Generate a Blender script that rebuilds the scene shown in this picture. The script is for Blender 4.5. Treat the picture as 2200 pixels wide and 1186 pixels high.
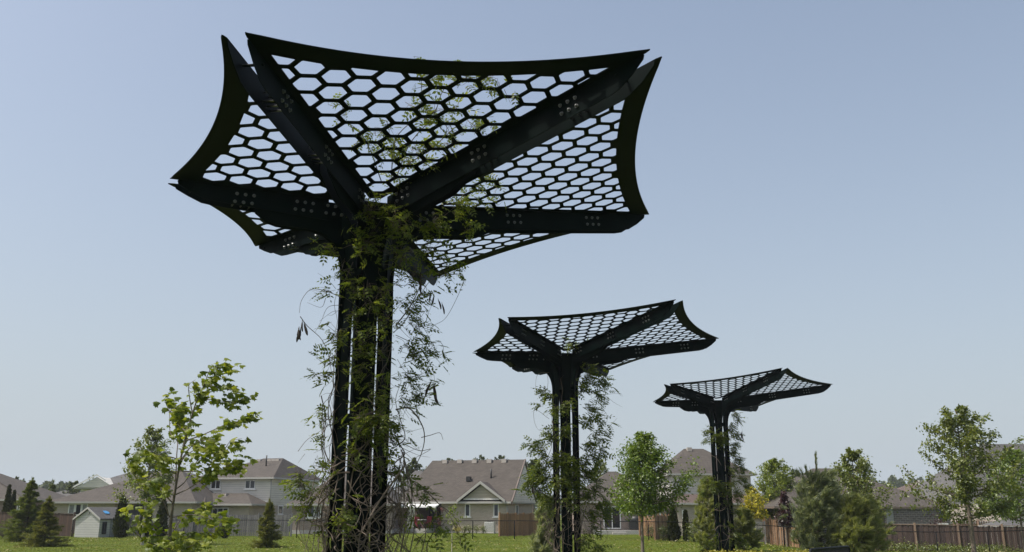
import bpy, bmesh, math, random
import numpy as np
from mathutils import Vector, Matrix
from mathutils.geometry import delaunay_2d_cdt

R = math.radians
scene = bpy.context.scene
for o in list(bpy.data.objects):
    bpy.data.objects.remove(o)
col = scene.collection
rnd = random.Random(7)
NR = np.random.default_rng(11)

# ------------------------------------------------------------------ camera
CAMZ = 1.75
PITCH = R(14.43)
FPX = 1959.0                       # focal length in pixels of the 2200 px wide photograph
cam_d = bpy.data.cameras.new('camera')
cam_d.sensor_width = 36.0
cam_d.lens = 36.0 * FPX / 2200.0
cam_d.clip_start = 0.1
cam_d.clip_end = 6000
cam = bpy.data.objects.new('camera', cam_d)
cam.location = (0, 0, CAMZ)
cam.rotation_euler = (R(90) + PITCH, 0, 0)
col.objects.link(cam)
scene.camera = cam

# ------------------------------------------------------------------ world, sun, exposure
SUN_EL = R(57)
SUN_AZ = R(-103)                   # clockwise from +Y (the view direction): the sun stands to the left
world = bpy.data.worlds.new('World')
scene.world = world
world.use_nodes = True
wn = world.node_tree.nodes
wl = world.node_tree.links
sky = wn.new('ShaderNodeTexSky')
sky.sky_type = 'NISHITA'
sky.sun_disc = False
sky.sun_elevation = SUN_EL
sky.sun_rotation = SUN_AZ
sky.altitude = 100
sky.air_density = 1.0
sky.dust_density = 5.0
sky.ozone_density = 1.0
bg = wn['Background']
bg.inputs['Strength'].default_value = 0.15
# hazy air: the blue of the sky pales to grey-white towards the horizon, the same all the way round
wtc = wn.new('ShaderNodeTexCoord'); wsep = wn.new('ShaderNodeSeparateXYZ')
wl.new(wtc.outputs['Generated'], wsep.inputs[0])
wab = wn.new('ShaderNodeMath'); wab.operation = 'ABSOLUTE'; wl.new(wsep.outputs['Z'], wab.inputs[0])
wmul = wn.new('ShaderNodeMath'); wmul.operation = 'MULTIPLY'; wmul.inputs[1].default_value = -2.6; wl.new(wab.outputs[0], wmul.inputs[0])
wex = wn.new('ShaderNodeMath'); wex.operation = 'EXPONENT'; wl.new(wmul.outputs[0], wex.inputs[0])
wsc = wn.new('ShaderNodeMath'); wsc.operation = 'MULTIPLY'; wsc.inputs[1].default_value = 0.92; wl.new(wex.outputs[0], wsc.inputs[0])
wmix = wn.new('ShaderNodeMixRGB'); wmix.inputs['Color2'].default_value = (3.4, 3.84, 4.22, 1)
wl.new(wsc.outputs[0], wmix.inputs['Fac']); wl.new(sky.outputs['Color'], wmix.inputs['Color1'])
wl.new(wmix.outputs['Color'], bg.inputs['Color'])

sun_d = bpy.data.lights.new('sun', 'SUN')
sun_d.energy = 3.9
sun_d.angle = R(0.6)
sun_d.color = (1.0, 0.95, 0.87)
sun = bpy.data.objects.new('sun', sun_d)
to_sun = Vector((math.sin(SUN_AZ) * math.cos(SUN_EL), math.cos(SUN_AZ) * math.cos(SUN_EL), math.sin(SUN_EL)))
sun.rotation_euler = to_sun.to_track_quat('Z', 'Y').to_euler()
sun.location = (-30, 0, 60)
col.objects.link(sun)

scene.view_settings.view_transform = 'Standard'
scene.view_settings.look = 'None'
scene.view_settings.exposure = 0.2
scene.view_settings.gamma = 1.0
scene.view_settings.use_curve_mapping = False
scene.render.engine = 'CYCLES'
scene.cycles.transparent_max_bounces = 8

# ------------------------------------------------------------------ placing helpers
CP, SP = math.cos(PITCH), math.sin(PITCH)
def zrel(py, Y):
    yc = (593.0 - py) / FPX
    return Y * (yc * CP + SP) / (CP - yc * SP)
def at(px, py, Y):
    z = zrel(py, Y)
    return Vector(((px - 1100.0) / FPX * (Y * CP + z * SP), Y, z + CAMZ))
def zz(py, Y): return zrel(py, Y) + CAMZ
def xx(px, Y): return (px - 1100.0) / FPX * Y * CP
def kpx(Y): return FPX / (Y * CP)
def sstep(a, b, v):
    t = min(1.0, max(0.0, (v - a) / (b - a)))
    return t * t * (3 - 2 * t)
def gz(x, y):
    z = -0.75 * sstep(9, 24, x) * sstep(40, 56, y)
    z += 0.02 * math.sin(x * 0.31 + 1.3) * math.sin(y * 0.23) * sstep(3, 20, y)
    return z

# ------------------------------------------------------------------ object helpers
def tag(o, label=None, cat=None, group=None, kind=None):
    if label: o['label'] = label
    if cat: o['category'] = cat
    if group: o['group'] = group
    if kind: o['kind'] = kind
    return o
def empty(name, loc=(0, 0, 0), rz=0.0, label=None, cat=None, group=None):
    o = bpy.data.objects.new(name, None)
    o.empty_display_size = 0.3
    o.location = loc
    o.rotation_euler = (0, 0, rz)
    col.objects.link(o)
    return tag(o, label, cat, group)
def link(name, mesh, parent=None, loc=None):
    o = bpy.data.objects.new(name, mesh)
    col.objects.link(o)
    if parent is not None: o.parent = parent
    if loc is not None: o.location = loc
    return o

class MB:
    def __init__(s): s.v = []; s.f = []; s.sm = []
    def add(s, vs, fs, smooth=False):
        b = len(s.v)
        s.v += [tuple(p) for p in vs]
        for f in fs:
            s.f.append([i + b for i in f]); s.sm.append(smooth)
        return s
    def box(s, x0, x1, y0, y1, z0, z1):
        return s.add([(x0,y0,z0),(x1,y0,z0),(x1,y1,z0),(x0,y1,z0),(x0,y0,z1),(x1,y0,z1),(x1,y1,z1),(x0,y1,z1)],
              [(0,3,2,1),(4,5,6,7),(0,1,5,4),(1,2,6,5),(2,3,7,6),(3,0,4,7)])
    def prism(s, poly, thick):                       # planar polygon of 3D points extruded by a vector
        n = len(poly); t = Vector(thick)
        a = [Vector(p) for p in poly]; b = [p + t for p in a]
        fs = [list(range(n))[::-1], list(range(n, 2*n))]
        for i in range(n):
            j = (i + 1) % n
            fs.append((i, j, n + j, n + i))
        return s.add(a + b, fs)
    def tube(s, pts, rad, sides=6, smooth=True, cap=True):
        pts = [Vector(p) for p in pts]; n = len(pts)
        if not hasattr(rad, '__len__'): rad = [rad] * n
        vs = []; up = Vector((0.31, 0.17, 0.93)); prev = None
        for i, p in enumerate(pts):
            d = (pts[min(i+1, n-1)] - pts[max(i-1, 0)])
            d = d.normalized() if d.length > 1e-9 else Vector((0,0,1))
            if prev is None:
                a = d.cross(up)
                if a.length < 1e-3: a = d.cross(Vector((1,0,0)))
                a.normalize()
            else:
                a = prev - d * prev.dot(d)
                a = a.normalized() if a.length > 1e-6 else d.orthogonal().normalized()
            prev = a; b = d.cross(a)
            for k in range(sides):
                t = 2*math.pi*k/sides
                vs.append(p + (a*math.cos(t) + b*math.sin(t)) * rad[i])
        fs = []
        for i in range(n-1):
            for k in range(sides):
                k2 = (k+1) % sides
                fs.append((i*sides+k, i*sides+k2, (i+1)*sides+k2, (i+1)*sides+k))
        if cap:
            fs.append(list(range(sides))[::-1]); fs.append([(n-1)*sides+k for k in range(sides)])
        return s.add(vs, fs, smooth)
    def mesh(s, name, mat):
        m = bpy.data.meshes.new(name)
        m.from_pydata(s.v, [], s.f)
        if mat is not None: m.materials.append(mat)
        m.polygons.foreach_set('use_smooth', s.sm)
        m.update()
        return m
    def build(s, name, mat, parent=None, loc=None):
        return link(name, s.mesh(name, mat), parent, loc)

def instanced_mesh(name, mat, tv, tf, pos, ax, up, size):
    """many copies of a small template (tv verts, tf faces of equal length) as one mesh"""
    tv = np.asarray(tv, float); tf = np.asarray(tf, int)
    pos = np.asarray(pos, float); ax = np.asarray(ax, float); up = np.asarray(up, float)
    size = np.asarray(size, float)
    ax /= np.linalg.norm(ax, axis=1, keepdims=True) + 1e-9
    sd = np.cross(ax, up); sd /= np.linalg.norm(sd, axis=1, keepdims=True) + 1e-9
    nr = np.cross(sd, ax)
    N, K = len(pos), len(tv)
    V = pos[:, None, :] + size[:, None, None] * (tv[None, :, 0:1]*sd[:, None, :] + tv[None, :, 1:2]*ax[:, None, :] + tv[None, :, 2:3]*nr[:, None, :])
    V = V.reshape(-1, 3)
    F = (tf[None] + (np.arange(N)*K)[:, None, None]).reshape(-1, tf.shape[1])
    m = bpy.data.meshes.new(name)
    m.vertices.add(len(V)); m.vertices.foreach_set('co', V.ravel())
    m.loops.add(F.size); m.loops.foreach_set('vertex_index', F.ravel().astype(np.int32))
    m.polygons.add(len(F))
    m.polygons.foreach_set('loop_start', np.arange(0, F.size, F.shape[1], dtype=np.int32))
    m.polygons.foreach_set('loop_total', np.full(len(F), F.shape[1], dtype=np.int32))
    m.materials.append(mat)
    m.update(calc_edges=True)
    return m

# ------------------------------------------------------------------ materials
def new_mat(name):
    m = bpy.data.materials.new(name); m.use_nodes = True
    nt = m.node_tree
    return m, nt, nt.nodes['Principled BSDF'], nt.nodes['Material Output']
def ramp(nt, cols):
    r = nt.nodes.new('ShaderNodeValToRGB'); e = r.color_ramp.elements
    while len(e) < len(cols): e.new(0.5)
    for i, c in enumerate(cols):
        p = c[3] if len(c) > 3 else i / (len(cols) - 1)
        e[i].position = p; e[i].color = (c[0], c[1], c[2], 1)
    return r
def plain(name, c, rough=0.6, metal=0.0, noise=0.0, scale=8.0, spec=0.5):
    m, nt, b, out = new_mat(name)
    b.inputs['Roughness'].default_value = rough; b.inputs['Metallic'].default_value = metal
    b.inputs['Specular IOR Level'].default_value = spec
    if noise > 0:
        tc = nt.nodes.new('ShaderNodeTexCoord'); n = nt.nodes.new('ShaderNodeTexNoise')
        n.inputs['Scale'].default_value = scale; n.inputs['Detail'].default_value = 5
        nt.links.new(tc.outputs['Object'], n.inputs['Vector'])
        r = ramp(nt, [tuple(x*(1-noise) for x in c)+(0.3,), tuple(min(1, x*(1+noise)) for x in c)+(0.7,)])
        nt.links.new(n.outputs['Fac'], r.inputs['Fac']); nt.links.new(r.outputs['Color'], b.inputs['Base Color'])
    else:
        b.inputs['Base Color'].default_value = (*c, 1)
    return m
def leaf_mat(name, cols, trans=0.4, gloss=0.06):
    m, nt, b, out = new_mat(name)
    nt.nodes.remove(b)
    g = nt.nodes.new('ShaderNodeNewGeometry'); oi = nt.nodes.new('ShaderNodeObjectInfo')
    ad = nt.nodes.new('ShaderNodeMath'); ad.operation = 'ADD'
    fr = nt.nodes.new('ShaderNodeMath'); fr.operation = 'FRACT'
    nt.links.new(g.outputs['Random Per Island'], ad.inputs[0]); nt.links.new(oi.outputs['Random'], ad.inputs[1])
    nt.links.new(ad.outputs[0], fr.inputs[0])
    cols = [(c[0]*1.25, c[1], c[2]*.75) if c[1] > c[0] else c for c in cols]
    r = ramp(nt, cols); nt.links.new(fr.outputs[0], r.inputs['Fac'])
    d = nt.nodes.new('ShaderNodeBsdfDiffuse'); t = nt.nodes.new('ShaderNodeBsdfTranslucent')
    gl = nt.nodes.new('ShaderNodeBsdfGlossy'); gl.inputs['Roughness'].default_value = 0.45
    gl.inputs['Color'].default_value = (0.8, 0.85, 0.8, 1)
    mul = nt.nodes.new('ShaderNodeMixRGB'); mul.blend_type = 'MULTIPLY'; mul.inputs['Fac'].default_value = 1
    mul.inputs['Color2'].default_value = (1.5, 1.45, 0.7, 1)
    nt.links.new(r.outputs['Color'], d.inputs['Color']); nt.links.new(r.outputs['Color'], mul.inputs['Color1'])
    nt.links.new(mul.outputs['Color'], t.inputs['Color'])
    m1 = nt.nodes.new('ShaderNodeMixShader'); m1.inputs['Fac'].default_value = trans
    m2 = nt.nodes.new('ShaderNodeMixShader'); m2.inputs['Fac'].default_value = gloss
    nt.links.new(d.outputs[0], m1.inputs[1]); nt.links.new(t.outputs[0], m1.inputs[2])
    nt.links.new(m1.outputs[0], m2.inputs[1]); nt.links.new(gl.outputs[0], m2.inputs[2])
    nt.links.new(m2.outputs[0], out.inputs['Surface'])
    return m
def banded(name, c, pitch, dark=0.6, noise=0.12, rough=0.7, frac=0.12):
    """lap siding: horizontal courses with a thin groove as relief, its shadow painted into the joint colour"""
    m, nt, b, out = new_mat(name)
    tc = nt.nodes.new('ShaderNodeTexCoord'); sep = nt.nodes.new('ShaderNodeSeparateXYZ')
    nt.links.new(tc.outputs['Object'], sep.inputs[0])
    dv = nt.nodes.new('ShaderNodeMath'); dv.operation = 'DIVIDE'; dv.inputs[1].default_value = pitch
    fr = nt.nodes.new('ShaderNodeMath'); fr.operation = 'FRACT'
    nt.links.new(sep.outputs['Z'], dv.inputs[0]); nt.links.new(dv.outputs[0], fr.inputs[0])
    r = ramp(nt, [tuple(x*dark for x in c)+(0.0,), tuple(x*dark for x in c)+(frac,), tuple(c)+(frac+0.06,), tuple(c)+(1.0,)])  # darker course edge: the groove's shadow put into the colour
    nt.links.new(fr.outputs[0], r.inputs['Fac'])
    n = nt.nodes.new('ShaderNodeTexNoise'); n.inputs['Scale'].default_value = 0.9; n.inputs['Detail'].default_value = 6
    nt.links.new(tc.outputs['Object'], n.inputs['Vector'])
    r2 = ramp(nt, [(1-noise,)*3+(0.3,), (1,)*3+(0.7,)]); nt.links.new(n.outputs['Fac'], r2.inputs['Fac'])
    mx = nt.nodes.new('ShaderNodeMixRGB'); mx.blend_type = 'MULTIPLY'; mx.inputs['Fac'].default_value = 1
    nt.links.new(r.outputs['Color'], mx.inputs['Color1']); nt.links.new(r2.outputs['Color'], mx.inputs['Color2'])
    nt.links.new(mx.outputs['Color'], b.inputs['Base Color'])
    bp = nt.nodes.new('ShaderNodeBump'); bp.inputs['Distance'].default_value = 0.03; bp.inputs['Strength'].default_value = 0.8
    nt.links.new(fr.outputs[0], bp.inputs['Height']); nt.links.new(bp.outputs[0], b.inputs['Normal'])
    b.inputs['Roughness'].default_value = rough
    return m
def bricky(name, c1, c2, mortar, bw=0.22, bh=0.075, ms=0.012, zscale=1.0, noise=0.15):
    m, nt, b, out = new_mat(name)
    tc = nt.nodes.new('ShaderNodeTexCoord'); sep = nt.nodes.new('ShaderNodeSeparateXYZ')
    nt.links.new(tc.outputs['Object'], sep.inputs[0])
    ad = nt.nodes.new('ShaderNodeMath'); ad.operation = 'ADD'
    nt.links.new(sep.outputs['X'], ad.inputs[0]); nt.links.new(sep.outputs['Y'], ad.inputs[1])
    zs = nt.nodes.new('ShaderNodeMath'); zs.operation = 'MULTIPLY'; zs.inputs[1].default_value = zscale
    nt.links.new(sep.outputs['Z'], zs.inputs[0])
    cb = nt.nodes.new('ShaderNodeCombineXYZ')
    nt.links.new(ad.outputs[0], cb.inputs[0]); nt.links.new(zs.outputs[0], cb.inputs[1])
    br = nt.nodes.new('ShaderNodeTexBrick')
    br.inputs['Color1'].default_value = (*c1, 1); br.inputs['Color2'].default_value = (*c2, 1); br.inputs['Mortar'].default_value = (*mortar, 1)
    br.inputs['Scale'].default_value = 1.0; br.inputs['Brick Width'].default_value = bw; br.inputs['Row Height'].default_value = bh
    br.inputs['Mortar Size'].default_value = ms; br.inputs['Mortar Smooth'].default_value = 0.2
    nt.links.new(cb.outputs[0], br.inputs['Vector'])
    n = nt.nodes.new('ShaderNodeTexNoise'); n.inputs['Scale'].default_value = 1.3; n.inputs['Detail'].default_value = 8; n.inputs['Roughness'].default_value = 0.7
    nt.links.new(tc.outputs['Object'], n.inputs['Vector'])
    r2 = ramp(nt, [(1-noise,)*3+(0.3,), (1+noise*0.5,)*3+(0.7,)]); nt.links.new(n.outputs['Fac'], r2.inputs['Fac'])
    mx = nt.nodes.new('ShaderNodeMixRGB'); mx.blend_type = 'MULTIPLY'; mx.inputs['Fac'].default_value = 1
    nt.links.new(br.outputs['Color'], mx.inputs['Color1']); nt.links.new(r2.outputs['Color'], mx.inputs['Color2'])
    nt.links.new(mx.outputs['Color'], b.inputs['Base Color'])
    bp = nt.nodes.new('ShaderNodeBump'); bp.inputs['Distance'].default_value = 0.01; bp.invert = True
    nt.links.new(br.outputs['Fac'], bp.inputs['Height']); nt.links.new(bp.outputs[0], b.inputs['Normal'])
    b.inputs['Roughness'].default_value = 0.85
    return m
def shingle(name, c, noise=0.25):
    return bricky(name, tuple(x*0.86 for x in c), tuple(x*1.14 for x in c), tuple(x*0.62 for x in c), bw=0.33, bh=0.145, ms=0.012, zscale=1.9, noise=noise)
def wood(name, c, var=0.3):
    m, nt, b, out = new_mat(name)
    tc = nt.nodes.new('ShaderNodeTexCoord'); mp = nt.nodes.new('ShaderNodeMapping'); mp.inputs['Scale'].default_value = (14, 14, 1.1)
    n = nt.nodes.new('ShaderNodeTexNoise'); n.inputs['Scale'].default_value = 1.0; n.inputs['Detail'].default_value = 6
    oi = nt.nodes.new('ShaderNodeObjectInfo'); av = nt.nodes.new('ShaderNodeVectorMath'); av.operation = 'ADD'
    nt.links.new(tc.outputs['Object'], mp.inputs['Vector'])
    sc = nt.nodes.new('ShaderNodeMath'); sc.operation = 'MULTIPLY'; sc.inputs[1].default_value = 50
    nt.links.new(oi.outputs['Random'], sc.inputs[0])
    nt.links.new(mp.outputs[0], av.inputs[0]); nt.links.new(sc.outputs[0], av.inputs[1]); nt.links.new(av.outputs[0], n.inputs['Vector'])
    r = ramp(nt, [tuple(x*(1-var) for x in c)+(0.25,), tuple(x*(1+var) for x in c)+(0.75,)])
    nt.links.new(n.outputs['Fac'], r.inputs['Fac'])
    r2 = ramp(nt, [(0.7,0.7,0.72), (1.15,1.12,1.08)]); nt.links.new(oi.outputs['Random'], r2.inputs['Fac'])
    mx = nt.nodes.new('ShaderNodeMixRGB'); mx.blend_type = 'MULTIPLY'; mx.inputs['Fac'].default_value = 1
    nt.links.new(r.outputs['Color'], mx.inputs['Color1']); nt.links.new(r2.outputs['Color'], mx.inputs['Color2'])
    nt.links.new(mx.outputs['Color'], b.inputs['Base Color'])
    b.inputs['Roughness'].default_value = 0.85
    return m

M = {}
M['steel'] = plain('dark_green_steel', (0.0022, 0.006, 0.0054), rough=0.5, noise=0.25, scale=3, spec=0.035)
M['bolt'] = plain('galvanised_bolt', (0.16, 0.165, 0.16), rough=0.42, metal=1.0)
M['black'] = plain('black_metal', (0.010, 0.011, 0.012), rough=0.8, spec=0.1)
M['bark'] = plain('bark', (0.14, 0.115, 0.09), rough=0.9, noise=0.35, scale=14)
M['bark_dark'] = plain('bark_dark', (0.055, 0.042, 0.032), rough=0.9, noise=0.35, scale=14)
M['bark_pale'] = plain('bark_pale', (0.32, 0.29, 0.25), rough=0.9, noise=0.3, scale=14)
M['vine'] = plain('vine_bark', (0.135, 0.105, 0.082), rough=0.85, noise=0.4, scale=9)
M['pod'] = plain('seed_pod', (0.035, 0.022, 0.016), rough=0.7, noise=0.3, scale=30)
M['wisteria'] = leaf_mat('wisteria_leaf', [(0.05,0.092,0.02), (0.082,0.14,0.03), (0.14,0.2,0.05)], trans=0.5, gloss=0.03)
M['maple'] = leaf_mat('maple_leaf', [(0.06,0.11,0.016), (0.12,0.195,0.026), (0.22,0.30,0.055)], trans=0.48, gloss=0.025)
M['maple_bright'] = leaf_mat('maple_bright_leaf', [(0.05,0.115,0.012), (0.085,0.165,0.018), (0.13,0.22,0.026)], trans=0.4, gloss=0.05)
M['maple_mid'] = leaf_mat('maple_mid_leaf', [(0.06,0.105,0.02), (0.095,0.15,0.03), (0.145,0.2,0.05)], trans=0.42, gloss=0.06)
M['lime'] = leaf_mat('lime_leaf', [(0.07,0.13,0.012), (0.11,0.18,0.018), (0.15,0.22,0.03)], trans=0.4, gloss=0.04)
M['yellow'] = leaf_mat('yellow_leaf', [(0.20,0.235,0.015), (0.29,0.32,0.02), (0.36,0.38,0.03)], trans=0.35, gloss=0.03)
M['purple'] = leaf_mat('purple_leaf', [(0.022,0.006,0.009), (0.04,0.010,0.014), (0.07,0.018,0.02)], trans=0.25, gloss=0.05)
M['far_leaf'] = leaf_mat('far_leaf', [(0.03,0.055,0.018), (0.045,0.075,0.024), (0.065,0.1,0.034)], trans=0.25, gloss=0.03)
M['spruce'] = leaf_mat('spruce_needle', [(0.055,0.10,0.028), (0.09,0.15,0.04), (0.15,0.21,0.06)], trans=0.35, gloss=0.03)
M['spruce_olive'] = leaf_mat('spruce_olive_needle', [(0.07,0.105,0.028), (0.11,0.15,0.04), (0.165,0.205,0.06)], trans=0.35, gloss=0.03)
M['pine'] = leaf_mat('pine_needle', [(0.10,0.165,0.12), (0.16,0.235,0.17), (0.26,0.34,0.26)], trans=0.5, gloss=0.04)
M['pine_green'] = leaf_mat('pine_green_needle', [(0.105,0.165,0.07), (0.165,0.235,0.095), (0.26,0.33,0.16)], trans=0.5, gloss=0.04)
M['cedar'] = leaf_mat('cedar_leaf', [(0.018,0.03,0.011), (0.03,0.045,0.016), (0.05,0.066,0.024)], trans=0.15, gloss=0.02)
M['shrub'] = leaf_mat('shrub_leaf', [(0.05,0.09,0.015), (0.08,0.13,0.02), (0.12,0.17,0.03)], trans=0.3)
M['cover'] = leaf_mat('yellow_cover_leaf', [(0.16,0.18,0.01), (0.25,0.26,0.015), (0.34,0.33,0.02)], trans=0.35)
M['redleaf'] = leaf_mat('red_leaf', [(0.07,0.012,0.018), (0.12,0.018,0.026), (0.2,0.04,0.05)], trans=0.3)

# ------------------------------------------------------------------ ground
def grass_ground():
    m, nt, b, out = new_mat('lawn')
    tc = nt.nodes.new('ShaderNodeTexCoord')
    def nz(scale, detail, sx=1, sy=1):
        mp = nt.nodes.new('ShaderNodeMapping'); mp.inputs['Scale'].default_value = (sx, sy, 1)
        n = nt.nodes.new('ShaderNodeTexNoise'); n.inputs['Scale'].default_value = scale; n.inputs['Detail'].default_value = detail
        nt.links.new(tc.outputs['Object'], mp.inputs['Vector']); nt.links.new(mp.outputs[0], n.inputs['Vector']); return n
    n1 = nz(0.35, 6); n2 = nz(13.0, 8); n3 = nz(0.9, 5, 0.5, 1.2)
    r1 = ramp(nt, [(0.058,0.084,0.004,0.3), (0.098,0.128,0.006,0.7)])
    nt.links.new(n1.outputs['Fac'], r1.inputs['Fac'])
    r2 = ramp(nt, [(0.62,0.66,0.6,0.3), (1.25,1.2,1.1,0.7)]); nt.links.new(n2.outputs['Fac'], r2.inputs['Fac'])
    mx = nt.nodes.new('ShaderNodeMixRGB'); mx.blend_type = 'MULTIPLY'; mx.inputs['Fac'].default_value = 1
    nt.links.new(r1.outputs['Color'], mx.inputs['Color1']); nt.links.new(r2.outputs['Color'], mx.inputs['Color2'])
    r3 = ramp(nt, [(0,0,0,0.58), (1,1,1,0.74)]); nt.links.new(n3.outputs['Fac'], r3.inputs['Fac'])
    ml = nt.nodes.new('ShaderNodeMath'); ml.operation = 'MULTIPLY'; ml.inputs[1].default_value = 0.45
    nt.links.new(r3.outputs['Color'], ml.inputs[0])
    m2 = nt.nodes.new('ShaderNodeMixRGB'); m2.inputs['Color2'].default_value = (0.17, 0.18, 0.045, 1)
    nt.links.new(ml.outputs[0], m2.inputs['Fac']); nt.links.new(mx.outputs['Color'], m2.inputs['Color1'])
    nt.links.new(m2.outputs['Color'], b.inputs['Base Color'])
    bp = nt.nodes.new('ShaderNodeBump'); bp.inputs['Distance'].default_value = 0.02; bp.inputs['Strength'].default_value = 0.5
    nt.links.new(n2.outputs['Fac'], bp.inputs['Height']); nt.links.new(bp.outputs[0], b.inputs['Normal'])
    b.inputs['Roughness'].default_value = 0.9; b.inputs['Specular IOR Level'].default_value = 0.15
    return m
M['lawn'] = grass_ground()
def build_ground():
    xs = [-620,-300,-120,-70] + list(np.arange(-50, 50.1, 2.0)) + [70,120,300,620]
    ys = [-80,-30,-10] + list(np.arange(0, 84.1, 2.0)) + [100,150,300,600]
    mb = MB(); nx = len(xs)
    vs = [(x, y, gz(x, y)) for y in ys for x in xs]
    fs = [(j*nx+i, j*nx+i+1, (j+1)*nx+i+1, (j+1)*nx+i) for j in range(len(ys)-1) for i in range(nx-1)]
    mb.add(vs, fs, True)
    o = mb.build('ground', M['lawn']); tag(o, kind='structure')
build_ground()
def build_grass():
    N = 130000
    y = NR.uniform(35.5, 66, N); x = NR.uniform(-1, 1, N) * (y * 0.6 + 2)
    z = np.array([gz(a, b) for a, b in zip(x, y)])
    pos = np.stack([x, y, z - 0.01], 1)
    ax = np.stack([NR.normal(0.25, .45, N), NR.normal(0, .45, N), np.ones(N)], 1)
    up = NR.normal(0, 1, (N, 3))
    tv = [(-.14,0,0), (.14,0,0), (0.02,1,.1), (-.35,.02,.1), (-.1,.02,.1), (-.45,.8,.2), (.1,0,-.1), (.35,0,-.1), (.4,.9,-.1)]
    tf = [(0,1,2), (3,4,5), (6,7,8)]
    m = instanced_mesh('lawn_grass', leaf_mat('grass_blade', [(0.05,0.084,0.006), (0.075,0.118,0.008), (0.12,0.165,0.016)], trans=0.3, gloss=0.03), tv, tf, pos, ax, up, NR.uniform(0.025, 0.065, N))
    tag(link('lawn_grass', m), 'short mown green lawn between the houses and the steel canopies', 'grass', kind='stuff')
    N = 3600
    cx = NR.uniform(-1, 1, 260); cy = NR.uniform(37, 62, 260)
    i = NR.integers(0, 260, N)
    y = cy[i] + NR.normal(0, .18, N); x = cx[i]*(cy[i]*0.6) + NR.normal(0, .55, N)
    pos = np.stack([x, y, np.array([gz(a, b) for a, b in zip(x, y)]) + NR.uniform(0.04, .11, N)], 1)
    ax = np.stack([NR.normal(0, 1, N), NR.normal(0, 1, N), NR.normal(0, .35, N)], 1); up = np.stack([NR.normal(0, .4, N), NR.normal(0, .4, N), np.ones(N)], 1)
    m = instanced_mesh('grass_clippings', leaf_mat('dry_clipping', [(0.13,0.16,0.06), (0.19,0.205,0.09), (0.27,0.265,0.15)], trans=0.2, gloss=0.02), [(-.25,0,0),(.25,0,0),(.1,1,.15),(-.1,.9,.1)], [(0,1,2,3)], pos, ax, up, NR.uniform(0.05, .13, N))
    tag(link('grass_clippings', m), 'pale dry clippings scattered over the mown lawn', 'clippings', kind='stuff')
build_grass()

# ------------------------------------------------------------------ steel canopy trees
ARMS = [  # name, radius, angle, tip height above the ground datum (counter-clockwise)
    ('B', 5.04, -35.85, 5.0475 + CAMZ), ('D', 5.04, 35.85, 5.0475 + CAMZ), ('F', 4.78, 90.5, 4.546 + CAMZ),
    ('E', 2.77, 145.1, 4.308 + CAMZ), ('C', 2.77, 214.9, 4.308 + CAMZ), ('A', 4.78, 269.5, 4.546 + CAMZ)]
HUB = 4.38 + CAMZ
G = 0.10
LG = 0.051                          # half gap between the leg plates
def arm_u(i): a = R(ARMS[i % 6][2]); return Vector((math.cos(a), math.sin(a), 0))
def arm_n(i): a = R(ARMS[i % 6][2]); return Vector((-math.sin(a), math.cos(a), 0))
def fold_z(i, r): return HUB + (ARMS[i % 6][3] - HUB) * r / ARMS[i % 6][1]
def clip_half(poly, p, n):          # keep the side where (q-p).n >= 0
    out = []
    for k in range(len(poly)):
        a, b = poly[k], poly[(k+1) % len(poly)]
        da = (a[0]-p[0])*n[0] + (a[1]-p[1])*n[1]; db = (b[0]-p[0])*n[0] + (b[1]-p[1])*n[1]
        if da >= 0: out.append(a)
        if (da >= 0) != (db >= 0):
            t = da / (da - db); out.append((a[0]+(b[0]-a[0])*t, a[1]+(b[1]-a[1])*t))
    return out
def area(p): return 0.5*abs(sum(p[k][0]*p[(k+1)%len(p)][1]-p[(k+1)%len(p)][0]*p[k][1] for k in range(len(p))))
def chamfer(p, d):
    out = []
    for k in range(len(p)):
        a, b, c = Vector(p[k-1]), Vector(p[k]), Vector(p[(k+1) % len(p)])
        e1, e2 = a-b, c-b
        if e1.length < 3*d or e2.length < 3*d: out.append(tuple(b)); continue
        out.append(tuple(b + e1.normalized()*d)); out.append(tuple(b + e2.normalized()*d))
    return out
COL_TURN = [-6.2, -15.8, -10.5, -5.1, -14.9, -9.5]   # column gap direction minus arm direction, degrees
def panel_geo(i):
    j = (i + 1) % 6
    ui, uj, ni, nj = arm_u(i), arm_u(j), arm_n(i), arm_n(j)
    Ti = ui*ARMS[i][1] + ni*G; Ti.z = ARMS[i][3]
    Tj = uj*ARMS[j][1] - nj*G; Tj.z = ARMS[j][3]
    ang = (R(ARMS[j][2]) - R(ARMS[i][2])) % (2*math.pi)
    bis = (ui + uj).normalized()
    P0 = bis * (G / math.sin(ang/2)); P0.z = HUB
    e1 = (Tj - Ti).normalized(); nrm = (Ti-P0).cross(Tj-P0).normalized()
    if nrm.z < 0: nrm = -nrm
    e2 = nrm.cross(e1).normalized()
    if e2.dot((Ti+Tj)/2 - P0) < 0: e2 = -e2
    return P0, Ti, Tj, e1, e2, nrm, ang
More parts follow.
